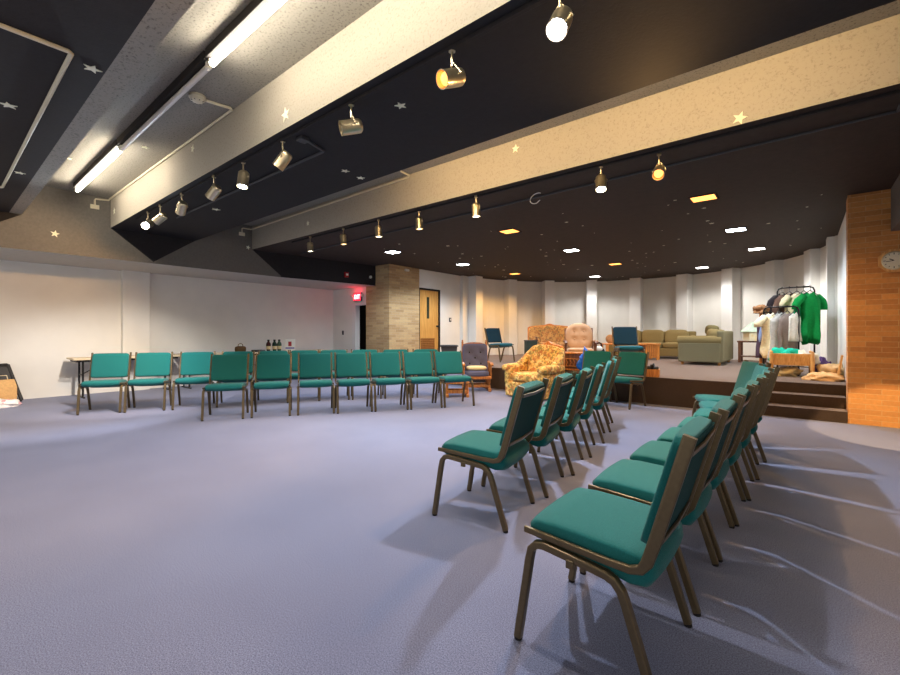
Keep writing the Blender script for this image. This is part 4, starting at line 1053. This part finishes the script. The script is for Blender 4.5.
# hook stand that carries it
s_ = thing('coat_stand', 'orange wood post stand beside the lower rack', 'coat stand', (-0.62, 10.02, ZG))
MB().tube([(0, 0, 0.04), (0, 0, 1.12)], 0.024, 10).build('post', M_OAKO, s_)
MB().lathe([(0.16, 0), (0.16, 0.02), (0.05, 0.04), (0.03, 0.06)], 20).build('base', M_OAKO, s_)
MB().tube([(0, 0, 1.10), (0.06, 0, 1.10), (0.12, 0, 1.115)], 0.012, 8).build('peg', M_OAKO, s_)
b_ = heap('fur_hat', 'brown furry hat on top of the wood post stand', 'hat', (-0.62, 10.02, ZG+1.12), (0.22, 0.26, 0.16), fab('brown_fur', 150, 106, 72), 12)

t = thing('toy_bed', 'pine trough shaped toy bed on the stage above the steps', 'toy bed', (-0.16, 9.42, ZG), R(3))
for s in (-1, 1):
    MB().box((0, s*0.16, 0.30), (0.58, 0.02, 0.20), 0.004, rot=Matrix.Rotation(R(-8*s), 4, 'X')).build('side_board', M_PINE, t)
    MB().box((s*0.285, 0, 0.31), (0.02, 0.34, 0.22), 0.004).build('end_board', M_PINE, t)
    for q in (-1, 1):
        MB().lathe([(0.020, 0), (0.034, 0.02), (0.026, 0.12), (0.030, 0.20), (0.028, 0.40), (0.018, 0.41), (0.026, 0.43), (0.0, 0.45)], 12, TR(s*0.27, q*0.19, 0)).build('leg', M_PINE, t)
MB().bx(-0.28, 0.28, -0.15, 0.15, 0.20, 0.22).build('bottom_board', M_PINE, t)
heap('teal_scarf', 'bright teal scarf heaped in the toy bed', 'cloth', (-0.24, 9.42, ZG+0.222), (0.38, 0.26, 0.26), fab('bright_teal_cloth', 40, 186, 156), 21, 0.2)
heap('white_cloth', 'white cloth beside the teal scarf in the toy bed', 'cloth', (0.02, 9.45, ZG+0.222), (0.30, 0.24, 0.20), fab('white_cotton', 222, 218, 200), 22)
heap('cream_cloth', 'cream knitted cloth lying under the toy bed', 'cloth', (-0.22, 9.50, ZG), (0.36, 0.26, 0.15), fab('cream_knit', 216, 196, 148), 23)
heap('purple_cloth', 'purple cloth heaped beside the toy bed', 'cloth', (0.24, 9.75, ZG), (0.26, 0.30, 0.30), fab('purple_cloth', 92, 70, 116), 24)
heap('beige_cloth', 'beige cloth pile on the stage by the brick wall corner', 'cloth', (0.36, 9.35, ZG), (0.34, 0.40, 0.24), fab('beige_cloth', 206, 174, 130), 25)
heap('peach_cloth', 'peach coloured cloth spread at the top of the steps', 'cloth', (0.24, 8.98, ZG), (0.44, 0.30, 0.12), fab('peach_cloth', 222, 180, 128), 26)
t = MB().box((0, 0, 0.20), (0.022, 0.18, 0.40), 0.004, rot=Matrix.Rotation(R(9), 4, 'Y')).build('plank', M_PINE)
t.location = (0.44, 9.05, ZG+0.006); tag(t, 'pale wooden board leaning behind the brick wall corner', 'board')

# ------------------------------------------------------------------ camera, world, view
cam = bpy.data.cameras.new('camera'); cam.sensor_width = 36.0
cam.lens = 430.2/900*36.0
cam.shift_y = -(337.5-333.07)/900
cam.clip_start = 0.05
co = bpy.data.objects.new('camera', cam); col.objects.link(co)
co.location = (0, 0, 1.2); co.rotation_euler = (R(90), 0, 0.6873)
scene.camera = co

w = bpy.data.worlds.new('world'); scene.world = w; w.use_nodes = True
bg = w.node_tree.nodes['Background']
bg.inputs['Color'].default_value = (1.0, 0.98, 0.96, 1); bg.inputs['Strength'].default_value = 0.42

vs = scene.view_settings
vs.view_transform = 'Standard'; vs.look = 'None'; vs.gamma = 1.0; vs.use_curve_mapping = False
vs.exposure = 0.80
